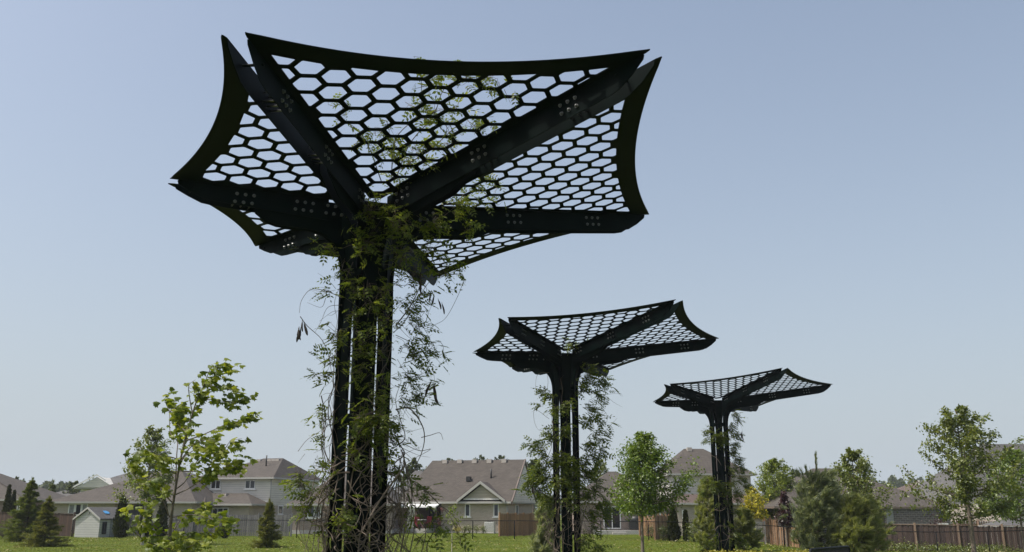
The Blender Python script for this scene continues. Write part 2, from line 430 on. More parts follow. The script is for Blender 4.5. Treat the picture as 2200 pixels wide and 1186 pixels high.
def panel_mesh(i):
    P0, Ti, Tj, e1, e2, nrm, ang = panel_geo(i)
    to2 = lambda p: ((p-P0).dot(e1), (p-P0).dot(e2))
    a, b = Vector(to2(Ti)), Vector(to2(Tj))
    chord = (b-a).length
    sag = (0.040, 0.078, 0.055, 0.05, 0.055, 0.078)[i]*chord
    on = Vector((-(b-a).y, (b-a).x)).normalized()
    if on.y < 0: on = -on
    EAR = 0.055
    def outer(t): return a.lerp(b, t) + on*(EAR - 4*(sag+EAR)*t*(1-t))
    NO = 28
    da, db = a.normalized(), b.normalized()
    poly = [tuple(da*0.20), ]
    # tip i: rounded blunt end
    pts = [outer(k/NO) for k in range(NO+1)]
    poly += [tuple(a - da*0.03), tuple(a + on*0.02 + da*0.012), tuple(a + on*0.04 + da*0.012), tuple(pts[0] - da*0.01 + (pts[1]-pts[0])*0.12)] + [tuple(p) for p in pts[1:-1]] + [tuple(pts[-1] - db*0.01 + (pts[-2]-pts[-1])*0.12), tuple(b + on*0.04 + db*0.012), tuple(b + on*0.02 + db*0.012), tuple(b - db*0.03), tuple(db*0.20)]
    Rl, Rh = 0.199, 0.163
    holes = []
    na = Vector((-da.y, da.x)); nb = Vector((-db.y, db.x))
    if na.dot(db) < 0: na = -na
    if nb.dot(da) < 0: nb = -nb
    for cx in range(-16, 17):
        for cy in range(0, 16):
            c = Vector((cx*1.5*Rl, cy*math.sqrt(3)*Rl + (math.sqrt(3)/2*Rl if cx % 2 else 0) + 0.2))
            h = [(c.x + Rh*math.cos(k*math.pi/3), c.y + Rh*math.sin(k*math.pi/3)) for k in range(6)]
            h = clip_half(h, tuple(na*0.10), tuple(na))
            if len(h) > 2: h = clip_half(h, tuple(nb*0.10), tuple(nb))
            if len(h) > 2: h = clip_half(h, (0, 0.34), (0, 1))
            if len(h) < 3: continue
            t = max(0.0, min(1.0, (c-a).dot(b-a)/(b-a).length_squared))
            q = outer(t); tg = (outer(min(1, t+.02)) - outer(max(0, t-.02))).normalized()
            nn = Vector((tg.y, -tg.x))
            if nn.y > 0: nn = -nn
            h = clip_half(h, tuple(q + nn*0.28), tuple(nn))
            if len(h) < 3 or area(h) < 0.0055: continue
            holes.append(chamfer(h, 0.012))
    vs = [Vector(p) for p in poly]; faces = [list(range(len(poly)))]
    for h in holes:
        k = len(vs); vs += [Vector(p) for p in h]; faces.append(list(range(k, k+len(h))))
    ov, oe, of, *_ = delaunay_2d_cdt(vs, [], faces, 1, 1e-6)
    hb = [(min(p[0] for p in h), max(p[0] for p in h), min(p[1] for p in h), max(p[1] for p in h), h) for h in holes]
    def inh(p):
        for x0, x1, y0, y1, h in hb:
            if x0 <= p.x <= x1 and y0 <= p.y <= y1:
                s = 0
                for k in range(len(h)):
                    u, v = h[k], h[(k+1) % len(h)]
                    s += 1 if (v[0]-u[0])*(p.y-u[1])-(v[1]-u[1])*(p.x-u[0]) > 0 else -1
                if abs(s) == len(h): return True
        return False
    tris = []
    for f in of:
        c = sum((ov[k] for k in f), Vector((0, 0)))/len(f)
        if not inh(c): tris.append(tuple(f))
    TH = 0.012
    p3 = [P0 + e1*v.x + e2*v.y for v in ov]
    n = len(p3); mb = MB(); fl = []; cnt = {}
    for t in tris:
        fl.append(t); fl.append(tuple(k+n for k in reversed(t)))
        for k in range(len(t)):
            e = (t[k], t[(k+1) % len(t)]); key = tuple(sorted(e))
            cnt.setdefault(key, []).append(e)
    for key, es in cnt.items():
        if len(es) == 1:
            u, v = es[0]; fl.append((v, u, u+n, v+n))
    mb.add(p3 + [p - nrm*TH for p in p3], fl)
    return mb.mesh('panel', M['steel'])
def flange_mesh(i, side):
    P0, Ti, Tj, e1, e2, nrm, ang = panel_geo(i)
    T = Ti if side == 0 else Tj
    arm = i if side == 0 else (i+1) % 6
    n = arm_n(i) if side == 0 else -arm_n((i+1) % 6)
    L = (T-P0).length; d = (T-P0)/L
    long_ = ARMS[arm][1] > 4
    dep0, dep1 = (0.34, 0.30) if long_ else (0.32, 0.24)
    def fp(s, down): return P0 + d*s + Vector((0, 0, -down - 0.004))
    poly = [fp(0.46, 0.0), fp(L-0.08, 0.0), fp(L-0.045, 0.02), fp(L-0.06, 0.07), fp(L-0.22, dep1*0.62), fp(L-0.40, dep1*0.93), fp(L-0.55, dep1), fp(0.46, dep0)]
    return MB().prism(poly, n*0.010).mesh('side_flange', M['steel'])
def leg_mesh(i):
    j = (i+1) % 6; mb = MB(); inner = []
    for arm, n in ((i, arm_n(i)), (j, -arm_n(j))):
        u = arm_u(arm); rt = ARMS[arm][1]
        def P(r, z): return u*r + n*LG + Vector((0, 0, z))
        r1 = max(0.33*rt, 1.35); r2 = r1 + (0.5 if rt > 4 else 0.3)
        outl = [(0.385, HUB-1.12)]
        for k in range(1, 9):
            t = k/9; b0, b1, b2 = Vector((0.385, HUB-1.12)), Vector((0.40, fold_z(arm, 0.8)-0.53)), Vector((0.85, fold_z(arm, 0.85)-0.47))
            q = b0*(1-t)**2 + b1*2*t*(1-t) + b2*t*t; outl.append((q.x, q.y))
        outl += [(0.85, fold_z(arm, .85)-0.47), (r1, fold_z(arm, r1)-0.46), (r1+0.12, fold_z(arm, r1)-0.43), (r2, fold_z(arm, r2)-0.30), (r2, fold_z(arm, r2)-0.03), (0.47, fold_z(arm, .47)-0.03)]
        inn = [(0.47, HUB-0.07), (0.43, HUB-0.36), (0.37, HUB-0.68), (0.335, HUB-0.98), (0.325, HUB-1.12)]
        mb.prism([P(r, z) for r, z in outl + inn], n*0.010)
        # straight column part, turned a little against the arms
        lv = []
        for z, wgt in ((HUB-1.12, 0.0), (HUB-1.45, 0.5), (HUB-1.8, 1.0), (-0.45, 1.0)):
            aa = R(ARMS[arm][2] + wgt*COL_TURN[arm]); uu = Vector((math.cos(aa), math.sin(aa), 0)); nn = Vector((-math.sin(aa), math.cos(aa), 0))*(1 if arm == i else -1)
            lv.append([uu*r + nn*o + Vector((0, 0, z)) for r, o in ((0.385, LG), (0.318 if wgt else 0.325, LG), (0.318 if wgt else 0.325, LG+0.010), (0.385, LG+0.010))])
        k0 = len(lv); mb.add([p for l in lv for p in l], [(q*4+c, q*4+(c+1) % 4, (q+1)*4+(c+1) % 4, (q+1)*4+c) for q in range(k0-1) for c in range(4)] + [(k0*4-1, k0*4-2, k0*4-3, k0*4-4)])
        inner.append([P(r, z) + n*0.011 for r, z in inn] + [l[2] for l in lv[1:]])
    A, B = inner
    m = len(A); vs = A + B
    fs = [(k, k+1, m+k+1, m+k) for k in range(m-1)]
    off = (arm_u(i)+arm_u(j)).normalized()*0.010
    vs2 = vs + [v + off for v in vs]
    fs2 = fs + [tuple(x+2*m for x in reversed(f)) for f in fs] + [(0, m, 3*m, 2*m)]
    mb.add(vs2, fs2)
    return mb.mesh('leg', M['steel'])
def build_canopy_meshes():
    return dict(panel=[panel_mesh(i) for i in range(6)], fl=[[flange_mesh(i, s) for s in (0, 1)] for i in range(6)], leg=[leg_mesh(i) for i in range(6)])
CM = build_canopy_meshes()
def bolt_mesh():
    mb = MB(); L = G + 0.012
    mb.tube([(0, -L, 0), (0, L, 0)], 0.012, 6)
    for s in (-1, 1):
        mb.tube([(0, s*L, 0), (0, s*(L+0.006), 0)], 0.026, 10, smooth=False)
        mb.tube([(0, s*(L+0.006), 0), (0, s*(L+0.024), 0), (0, s*(L+0.03), 0)], [0.018, 0.018, 0.008], 6, smooth=False)
    return mb.mesh('bolt', M['bolt'])
BOLT = bolt_mesh()
TIE = MB().tube([(0, -G-0.03, 0), (0, G+0.03, 0)], 0.016, 8).mesh('tie_rod', M['steel'])
SPACER = MB().box(-0.028, 0.028, -LG, LG, -0.05, 0.05).mesh('spacer', M['steel'])
TREES = [(-2.105, 12.832, -6.836, -0.022), (1.590, 27.289, -21.564, 0.230), (8.991, 40.0, -35.634, 0.3196)]
TLABEL = ['largest and nearest black steel canopy with honeycomb panels on a tall vine-wrapped column',
          'middle black steel honeycomb canopy of the three, its column thick with leafy vines',
          'smallest and farthest black steel honeycomb canopy, in front of the two-storey house on the right']
def build_canopy(k):
    x, y, yaw, dz = TREES[k]
    root = empty('steel_canopy', (x, y, 0), R(yaw), TLABEL[k], 'canopy', 'steel honeycomb canopies')
    for i in range(6):
        link('leg', CM['leg'][i], root, (0, 0, dz))
        p = link('panel', CM['panel'][i], root, (0, 0, dz))
        for s in (0, 1): link('side_flange', CM['fl'][i][s], p)
        u, n = arm_u(i), arm_n(i); rt = ARMS[i][1]; ang = R(ARMS[i][2])
        fr = (0.17, 0.47, 0.77) if rt > 4 else (0.20, 0.36, 0.66)
        for f in fr:
            for ox in (-0.115, 0, 0.115):
                for oz in (0.10, 0.215):
                    r = f*rt + ox + (0.02 if oz > 0.2 else 0)
                    o = link('bolt', BOLT, root, (u.x*r, u.y*r, fold_z(i, r) - oz + dz)); o.rotation_euler = (0, 0, ang)
        r = 0.915*rt
        o = link('tie_rod', TIE, root, (u.x*r, u.y*r, fold_z(i, r)-0.10+dz)); o.rotation_euler = (0, 0, ang)
        for z in (0.9, 3.0, 5.05):
            ca = ang + (R(COL_TURN[i]) if z < 4.3 else R(COL_TURN[i])*.4); o = link('spacer', SPACER, root, (math.cos(ca)*0.352, math.sin(ca)*0.352, z+dz)); o.rotation_euler = (0, 0, ca)
    return root
CANOPY = [build_canopy(k) for k in range(3)]
# ------------------------------------------------------------------ wisteria on the columns
def pinnate(n=5, bend=0.25):
    vs, fs = [], []
    def q(t): return (0.0, t, -bend*t*t)
    for k in range(n):                                   # rachis pieces and pairs of leaflets
        t0, t1 = k/n, (k+1)/n
        t = 0.18 + 0.82*k/(n-0.3)
        c = q(t)
        for s in (-1, 1):
            L = 0.42*(1-0.25*abs(t-0.5)); b = len(vs)
            e = Vector((s*0.82, 0.50, -0.25)).normalized(); w = Vector((-e.y*s, abs(e.x), 0.0)).normalized()*0.27*L
            c_ = Vector(c)
            vs += [c, tuple(c_ + e*L*.45 + w + Vector((0,0,.02))), tuple(c_ + e*L), tuple(c_ + e*L*.45 - w + Vector((0,0,.02)))]
            fs.append((b, b+1, b+2)); fs.append((b, b+2, b+3))
    b = len(vs); c = q(1.0)
    vs += [c, (-0.06, 1.12, c[2]-.03), (0, 1.28, c[2]-.12), (0.06, 1.12, c[2]-.03)]
    fs += [(b, b+1, b+2), (b, b+2, b+3)]
    b = len(vs)
    vs += [(-0.009, 0, 0), (0.009, 0, 0), (0.006, 1, -bend), (-0.004, .55, -bend*.3)]
    fs += [(b, b+1, b+2), (b, b+2, b+3)]
    return vs, fs
PINN = [pinnate(3, .2), pinnate(2, .35), pinnate(4, .5)]
def smooth_path(pts, n=8):
    pts = [Vector(p) for p in pts]; out = []
    P = [2*pts[0]-pts[1]] + pts + [2*pts[-1]-pts[-2]]
    for i in range(1, len(P)-2):
        p0, p1, p2, p3 = P[i-1], P[i], P[i+1], P[i+2]
        for k in range(n):
            t = k/n
            out.append(0.5*((2*p1) + (p2-p0)*t + (2*p0-5*p1+4*p2-p3)*t*t + (3*p1-p0-3*p2+p3)*t*t*t))
    out.append(pts[-1]); return out
def sprays_to_parts(root, sp, off, mat, name='foliage'):
    """sp: list of (pos, axis, length)"""
    for v in range(3):
        sel = sp[v::3]
        if not sel: continue
        pos = np.array([list(p - off) for p, a, l in sel]); ax = np.array([list(a) for p, a, l in sel])
        up = np.tile([0., 0., 1.], (len(sel), 1)) + NR.normal(0, .45, (len(sel), 3))
        m = instanced_mesh(name, mat, PINN[v][0], PINN[v][1], pos, ax, up, np.array([l for p, a, l in sel]))
        tag(link(name, m, root), kind='stuff')
def rvec(s=1.0): return Vector((rnd.gauss(0, s), rnd.gauss(0, s), rnd.gauss(0, s)))
def spray_cluster(sp, c, rad, n, lmin=0.16, lmax=0.30, out=None, twig=None, squash=1.0):
    for _ in range(int(n*2.2)):
        d = rvec(0.55); d.z *= squash
        p = c + d*rad
        a = Vector((rnd.gauss(0.15, .7), rnd.gauss(-.15, .6), rnd.gauss(-.05, .5)))
        if out is not None: a += out*0.8
        sp.append((p, a.normalized(), rnd.uniform(lmin, lmax)))
        if twig is not None and rnd.random() < 0.6:
            m = (c+p)/2 + rvec(0.06)
            twig.tube([c + (p-c)*rnd.uniform(0, .4), m, p], [.004, .003, .002], 3, cap=False)
def col_axis(k): return Vector((TREES[k][0], TREES[k][1], 0))
def wrap_stem(k, z0, z1, th0, turns, r0=0.44, rad=0.011, jit=0.05, n=26, out=0.0):
    a = col_axis(k); pts = []; dr = 0.0; dth = 0.0
    for i in range(n):
        t = i/(n-1); dr = dr*0.7 + rnd.gauss(0, jit); dth = dth*0.8 + rnd.gauss(0, .12)
        th = th0 + turns*2*math.pi*t + dth
        r = max(0.41, r0 + dr + out*math.sin(t*math.pi*2+th0))
        z = z0 + (z1-z0)*t + rnd.gauss(0, .03)
        pts.append(a + Vector((r*math.cos(th), r*math.sin(th), z)))
    return pts, [rad*(1-0.45*i/(n-1)) for i in range(n)]
def pod_mesh():
    mb = MB()
    mb.tube([(0,0,0), (0,0,-.02), (0.004,0,-.05), (0.008,0,-.09), (0.004,0,-.125), (0,0,-.14)], [.002,.004,.010,.012,.009,.002], 6)
    return mb.mesh('seed_pod', M['pod'])
POD = pod_mesh()
def add_pod(root, p, off, s=1.0):
    o = link('seed_pod', POD, root, p - off); o.scale = (s, s, s*rnd.uniform(.9, 1.2))
    o.rotation_euler = (rnd.uniform(-.3, .3), rnd.uniform(-.3, .3), rnd.uniform(0, 6))
def panel_point(k, i, px, py):
    """where the sight line through a photograph pixel meets a roof panel (world)"""
    P0, Ti, Tj, e1, e2, nrm, ang = panel_geo(i)
    x, y, yaw, dz = TREES[k]; Rm = Matrix.Rotation(R(yaw), 3, 'Z')
    Pw = Rm @ P0 + Vector((x, y, dz)); nw = Rm @ nrm
    d = at(px, py, 10.0) - Vector((0, 0, CAMZ)); o = Vector((0, 0, CAMZ))
    return o + d * ((Pw-o).dot(nw) / d.dot(nw))
def build_vine(k, label, n_stem, clusters, loose, pods, leaf_len, roof=()):
    base = col_axis(k); root = empty('climbing_vine', base, 0, label, 'vine', 'vines on the steel canopies')
    sp = []; twig = MB()
    for s in range(n_stem):
        hi = rnd.random()
        th0 = rnd.uniform(0, 6.28) if rnd.random() < .35 else rnd.uniform(-2.7, 0.3)
        z1 = rnd.uniform(1.3, 2.6) if hi < .66 else rnd.uniform(3.0, 5.9)
        pts, rad = wrap_stem(k, rnd.uniform(-.05, .9), z1, th0, rnd.uniform(-.55, .55), 0.45 + rnd.uniform(0, .10), rnd.choice((.005, .007, .009, .012)), jit=0.075, out=rnd.uniform(0, .12))
        mb = MB(); mb.tube([p - base for p in smooth_path(pts, 3)], np.interp(np.linspace(0, 1, 25*3+1), np.linspace(0, 1, 26), rad), 5); mb.build('stem', M['vine'], root)
    for path, r in loose:
        pts = smooth_path(path, 6)
        mb = MB(); mb.tube([p - base for p in pts], [r*(1-.6*i/(len(pts)-1)) for i in range(len(pts))], 5); mb.build('stem', M['vine'], root)
    for c, rad, n, out in clusters:
        spray_cluster(sp, c, rad*(1.0 if out is FR else .85), n*1.7 if out is FR else n*1.1, *leaf_len, out=out, twig=twig)
    for c, rad, n in roof:
        spray_cluster(sp, c, rad, n, *leaf_len, twig=twig, squash=.4)
    if twig.v:
        tw = MB(); tw.v = [(a-base.x, b-base.y, c) for a, b, c in twig.v]; tw.f = twig.f; tw.sm = twig.sm
        tag(tw.build('twigs', M['vine'], root), kind='stuff')
    sprays_to_parts(root, sp, base, M['wisteria'])
    for p in pods: add_pod(root, p[0], base, p[1])
    return root
# nearest column
Y1 = 12.45
def c1(px, py, rp, n, dy=0.0, out=None): return (at(px, py, Y1+dy), rp/163.0, n, out)
RT, LT, FR = Vector((1, -.1, -.1)), Vector((-1, -.1, -.1)), Vector((0, -1, -.2))
cl1 = [c1(800,450,40,16,-.25,FR), c1(850,480,45,16,-.25,FR), c1(790,520,45,14,-.1,FR), c1(860,545,45,14,-.15,FR), c1(930,480,45,18,.1,RT), c1(985,440,38,16,.2,RT), c1(1010,490,25,6,.2,RT),
       c1(920,540,45,12,.2,RT), c1(960,590,40,10,.3,RT), c1(890,590,40,10,.2,RT), c1(880,650,42,12,.25,RT), c1(920,640,35,6,.3,RT), c1(900,700,42,14,.25,RT), c1(890,760,42,16,.25,RT), c1(925,750,30,8,.3,RT), c1(880,810,38,14,.25,RT), c1(900,850,35,8,.25,RT), c1(870,865,30,8,.2,RT),
       c1(715,540,35,8,.1,LT), c1(735,580,30,6,0,LT), c1(700,625,22,4,.1,LT), c1(725,720,32,8,.05,LT), c1(705,770,30,8,.1,LT), c1(700,810,28,6,.1,LT), c1(698,900,28,7,.1,LT), c1(695,940,22,4,.1,LT), c1(690,1000,26,6,.15,LT), c1(715,1010,20,4,0,LT),
       c1(800,650,45,8,-.1,FR), c1(780,735,45,10,-.1,FR), c1(820,760,40,8,-.1,FR), c1(810,830,35,6,-.1,FR), c1(800,900,40,18,-.15,FR), c1(830,920,36,16,-.1,FR), c1(780,935,34,10,-.1,FR), c1(850,950,30,8,0,RT), c1(770,895,25,5,-.1,FR),
       c1(745,1100,24,8,-.15,FR), c1(735,1125,18,4,-.15,FR), c1(645,1045,28,9,.0,LT), c1(655,1090,26,8,0,LT), c1(640,1015,16,3,0,LT), c1(700,1050,20,3,.1,LT), c1(690,1130,25,3,0,LT), c1(665,1060,18,5,0,LT),
       c1(870,1055,32,7,.1,RT), c1(910,1065,26,6,.15,RT), c1(880,1100,28,5,.1,RT), c1(940,1130,34,7,.2,RT), c1(900,1160,30,6,.2,RT), c1(990,1155,20,3,.2,RT), c1(850,1005,26,5,.1,RT), c1(760,620,26,5,-.1,FR), c1(765,680,26,5,-.1,FR), c1(830,690,24,5,-.1,FR), c1(765,800,28,6,-.1,FR), c1(825,860,26,5,-.1,FR), c1(760,980,24,5,-.1,FR), c1(820,1000,26,6,-.1,FR), c1(830,620,24,5,-.1,FR)]
def L1(pts, r, dy=0.0): return ([at(x, y, Y1+dy+rnd.gauss(0, .06)) for x, y in pts], r)
lo1 = [L1([(735,640),(700,625),(668,622),(648,645),(643,672)], .006), L1([(700,640),(690,660),(660,650)], .004), L1([(735,655),(705,660),(690,690),(676,715)], .004),
       L1([(645,680),(660,700),(690,728),(705,760),(712,800),(720,860)], .006), L1([(850,700),(880,660),(900,620),(905,590)], .010, .2), L1([(845,715),(870,690),(900,640),(930,600),(990,590),(992,615),(960,680),(930,700)], .006, .25),
       L1([(850,880),(880,878),(905,910),(912,940),(905,975),(885,1015)], .011, .15), L1([(905,940),(925,935),(945,930),(952,945)], .006, .15), L1([(850,720),(900,740),(945,735),(950,760),(915,775)], .005, .25),
       L1([(848,1000),(880,1030),(920,1060),(950,1090),(970,1115),(985,1150)], .009, .2), L1([(850,960),(870,940),(860,900),(850,860),(862,820)], .008, .15),
       L1([(830,1080),(800,1110),(775,1145),(770,1186),(765,1230)], .017, -.1), L1([(870,1000),(820,1070),(790,1120),(770,1150),(735,1145),(715,1110)], .015, -.15),
       L1([(690,1130),(665,1120),(650,1090),(640,1060)], .007, .05), L1([(760,1015),(720,1020),(690,1060),(680,1120),(670,1190)], .012, .05), L1([(700,1180),(690,1120),(700,1060),(720,1000),(715,940),(705,880),(720,820)], .013, .1),
       L1([(860,1190),(870,1120),(850,1060),(865,1000)], .012, .1), L1([(880,1190),(890,1130),(880,1080),(850,1040)], .009, .15), L1([(905,1190),(915,1140),(900,1100),(870,1070),(840,1050)], .008, .15), L1([(920,1200),(918,1170),(935,1140),(960,1120)], .010, .2), L1([(912,1165),(895,1150),(880,1140)], .006, .2),
       L1([(850,1020),(900,1040),(940,1080),(975,1110),(1000,1160),(990,1200)], .007, .25), L1([(640,970),(660,945),(690,925),(720,905)], .004, .1), L1([(655,975),(640,995)], .003), L1([(690,850),(700,900),(690,950),(700,1000),(690,1060),(705,1120)], .008, .1),
       L1([(860,950),(900,968),(925,965),(890,985),(860,1000)], .005, .15), L1([(930,790),(935,830),(928,815)], .003, .2)]
lo1 += [L1([(700+rnd.uniform(-20,40), 1010+rnd.uniform(-10,40)), (690+rnd.uniform(-30,20), 1080+rnd.uniform(-20,20)), (675+rnd.uniform(-40,30), 1130+rnd.uniform(-20,20)), (690+rnd.uniform(-40,30), 1200)], rnd.uniform(.005,.010), rnd.uniform(-.1,.2)) for _ in range(9)]
lo1 += [L1([(840+rnd.uniform(-10,30), 990+rnd.uniform(-30,40)), (860+rnd.uniform(-20,30), 1060+rnd.uniform(-20,20)), (850+rnd.uniform(-20,40), 1130+rnd.uniform(-20,20)), (860+rnd.uniform(-30,50), 1210)], rnd.uniform(.005,.012), rnd.uniform(0,.3)) for _ in range(12)]
for _ in range(24):
    x = rnd.uniform(700, 800); y = rnd.uniform(960, 1170); w = rnd.uniform(40, 120); h_ = rnd.uniform(-70, 70)
    lo1.append(L1([(x, y), (x+w*.3, y+h_*.2+rnd.uniform(-25,25)), (x+w*.65, y+h_*.6+rnd.uniform(-25,25)), (x+w, y+h_)], rnd.uniform(.004, .010), -.12))
def tw(px, py, dx, dy): return L1([(px, py), (px+dx*.5+rnd.uniform(-8,8), py+dy*.5+rnd.uniform(-8,8)), (px+dx, py+dy)], .0035, .1)
for _ in range(26): lo1.append(tw(rnd.uniform(848,870), rnd.uniform(600,1000), rnd.uniform(15,75), rnd.uniform(-50,50)))
for _ in range(16): lo1.append(tw(rnd.uniform(715,735), rnd.uniform(600,1150), rnd.uniform(-45,-10), rnd.uniform(-50,50)))
pd1 = [(at(644+rnd.uniform(-4,12), 675+rnd.uniform(0,35), Y1), 1.3) for _ in range(7)] + [(at(930+rnd.uniform(-4,4), 815+i*7, Y1+.2), 1.7) for i in range(4)] + [(at(905, 580+i*12, Y1+.2), 1.4) for i in range(3)] + [(at(925+i*8, 625+i*8, Y1+.3), 1.1) for i in range(4)] + [(at(790,600,Y1-.05), 1.5), (at(782,608,Y1-.05), 1.4)]
rf1 = []
for px, py, n in [(905,175,5),(940,180,6),(1000,175,7),(1040,180,6),(1075,205,4),(920,215,5),(895,250,5),(930,265,7),(980,265,9),(1020,285,6),(960,290,6),(915,285,5),(850,320,7),(890,330,8),(930,330,7),(800,300,6),(770,320,5),(830,290,4),(735,275,3),(880,370,8),(910,360,7),(850,360,6),(850,400,6),(880,400,6),(720,265,2),(1060,280,3),(960,320,5),(815,345,4)]:
    p = panel_point(0, 5, px, py); rf1.append((p + Vector((0, 0, rnd.uniform(.06, .22))), 0.17, n))
for px, py, n in [(1050,400,5),(1020,415,6),(1000,440,6),(1060,440,4)]:
    p = panel_point(0, 0, px, py); rf1.append((p + Vector((0, 0, .12)), 0.2, n))
for pl in ([(850,400),(880,330),(930,270),(960,200),(1040,175)], [(820,400),(790,330),(760,290),(720,270)], [(860,380),(930,330),(1000,280),(1060,270)], [(840,390),(850,320),(900,250),(905,180)]):
    lo1.append(([panel_point(0, 5, x, y) + Vector((0, 0, rnd.uniform(.05, .15))) for x, y in pl], .008))
build_vine(0, 'tangle of woody vine stems and pinnate leaves wrapped round the nearest steel column', 40, cl1, lo1, pd1, (.10, .19), rf1)
# middle column
Y2 = 26.95
def c2(px, py, rp, n, dy=0.0, out=None): return (at(px, py, Y2+dy), rp/75.0, n, out)
cl2 = [c2(1265,805,24,22,.1,RT), c2(1290,820,20,14,.1,RT), c2(1250,835,20,14,0,RT), c2(1280,850,18,10,.1,RT), c2(1265,880,20,14,.1,RT), c2(1290,905,16,8,.1,RT), c2(1255,905,16,10,0,RT), c2(1285,935,18,12,.1,RT), c2(1260,955,20,14,.1,RT), c2(1290,965,15,8,.1,RT), c2(1270,985,18,14,.1,RT), c2(1245,1000,18,12,0,RT),
       c2(1170,840,13,8,.1,LT), c2(1185,850,12,6,0,LT), c2(1160,870,9,3,.1,LT), c2(1195,880,14,8,-.2,FR), c2(1215,870,14,6,-.2,FR), c2(1185,935,16,14,-.1,LT), c2(1210,925,15,10,-.2,FR), c2(1145,955,14,8,.1,LT), c2(1165,965,16,14,.1,LT), c2(1180,990,18,16,0,LT), c2(1160,1010,20,20,.1,LT), c2(1145,1030,16,14,.1,LT), c2(1175,1030,18,18,0,LT), c2(1135,1050,12,5,.1,LT),
       c2(1210,985,18,14,-.2,FR), c2(1225,1010,20,18,-.2,FR), c2(1205,1030,18,14,-.2,FR), c2(1230,1040,18,16,-.2,FR), c2(1265,1020,18,16,.1,RT), c2(1280,1050,18,16,.1,RT), c2(1255,1060,18,14,0,RT), c2(1290,1085,17,14,.1,RT), c2(1265,1100,18,12,.1,RT), c2(1300,1105,13,8,.1,RT), c2(1175,1065,17,14,0,LT), c2(1190,1090,12,6,-.1,LT), c2(1270,1140,16,10,.1,RT), c2(1250,1165,16,10,0,RT), c2(1280,1175,14,8,.1,RT), c2(1225,1070,14,6,-.2,FR)]
lo2 = []
def L2(pts, r, dy=0.0): lo2.append(([at(x, y, Y2+dy+rnd.gauss(0, .05)) for x, y in pts], r))
L2([(1180,800),(1155,805),(1152,840),(1170,870)], .006); L2([(1180,900),(1150,880),(1148,905),(1160,925),(1185,915)], .006); L2([(1265,860),(1290,850),(1330,845),(1338,852)], .005, .1); L2([(1300,850),(1320,865),(1338,875)], .005, .1)
L2([(1280,940),(1300,925),(1320,905),(1326,898)], .006, .1); L2([(1285,890),(1300,885),(1305,900),(1300,910)], .005, .1)
for _ in range(40):
    x = rnd.uniform(1180, 1285); y = rnd.uniform(980, 1120)
    L2([(x, y), (x+rnd.uniform(-30,30), y+rnd.uniform(10,40)), (x+rnd.uniform(-35,35), y+rnd.uniform(40,80)), (x+rnd.uniform(-25,25), min(1215, y+rnd.uniform(80,130)))], rnd.uniform(.006, .013), rnd.uniform(-.25, .35))
build_vine(1, 'leafy climbing vine thick about the middle steel column', 16, cl2, lo2, [(at(1205,960+i*4,Y2-.2), 1.6) for i in range(4)] + [(at(1143,1040+i*4,Y2), 1.6) for i in range(2)], (.17, .30),
           [(panel_point(1, 0, 1255, 748) + Vector((0,0,.1)), .25, 8), (panel_point(1, 5, 1222, 746) + Vector((0,0,.1)), .2, 8), (panel_point(1, 0, 1240, 752) + Vector((0,0,.1)), .25, 6)])
# farthest column
Y3 = 39.7
def c3(px, py, rp, n, dy=0.0, out=None): return (at(px, py, Y3+dy), rp/50.0, n, out)
cl3 = [c3(1575,890,9,7,.1,RT), c3(1585,900,8,5,.1,RT), c3(1568,920,10,12,.1,RT), c3(1580,935,10,10,.1,RT), c3(1525,925,10,10,0,LT), c3(1540,940,10,14,-.2,FR), c3(1555,942,10,12,-.2,FR), c3(1572,955,10,12,.1,RT), c3(1520,945,7,5,0,LT), c3(1570,975,11,14,.1,RT), c3(1580,990,11,14,.1,RT), c3(1570,1010,12,16,.1,RT), c3(1590,1005,9,8,.1,RT), c3(1565,1035,12,16,.1,RT), c3(1590,1030,10,10,.1,RT), c3(1600,1045,9,8,.1,RT),
       c3(1535,1040,11,16,-.2,FR), c3(1555,1050,12,16,-.2,FR), c3(1520,1030,10,10,0,LT), c3(1515,1055,10,10,0,LT), c3(1580,1065,12,14,.1,RT), c3(1560,1080,10,10,0,RT), c3(1575,1100,10,8,.1,RT), c3(1530,1160,11,14,-.3,LT), c3(1575,1150,13,18,-.1,RT), c3(1590,1165,10,12,0,RT), c3(1560,1130,10,8,0,RT), c3(1520,1180,10,10,-.3,LT)]
lo3 = []
def L3(pts, r, dy=0.0): lo3.append(([at(x, y, Y3+dy+rnd.gauss(0, .05)) for x, y in pts], r))
L3([(1528,978),(1540,985),(1550,1000)], .012, -.3); L3([(1535,1095),(1550,1097),(1562,1088)], .014, -.3); L3([(1536,1140),(1545,1130),(1565,1132)], .014, -.3); L3([(1578,905),(1592,915),(1596,930)], .006, .1)
for _ in range(16):
    x = rnd.uniform(1545, 1595); y = rnd.uniform(1010, 1150)
    L3([(x, y), (x+rnd.uniform(-14,14), y+rnd.uniform(8,20)), (x+rnd.uniform(-16,16), min(1190, y+rnd.uniform(20,50)))], rnd.uniform(.006, .012), rnd.uniform(-.3, .3))
build_vine(2, 'leafy climbing vine on the farthest and smallest steel column', 7, cl3, lo3, [(at(1594,926+i*3,Y3), 2.0) for i in range(3)], (.18, .30))

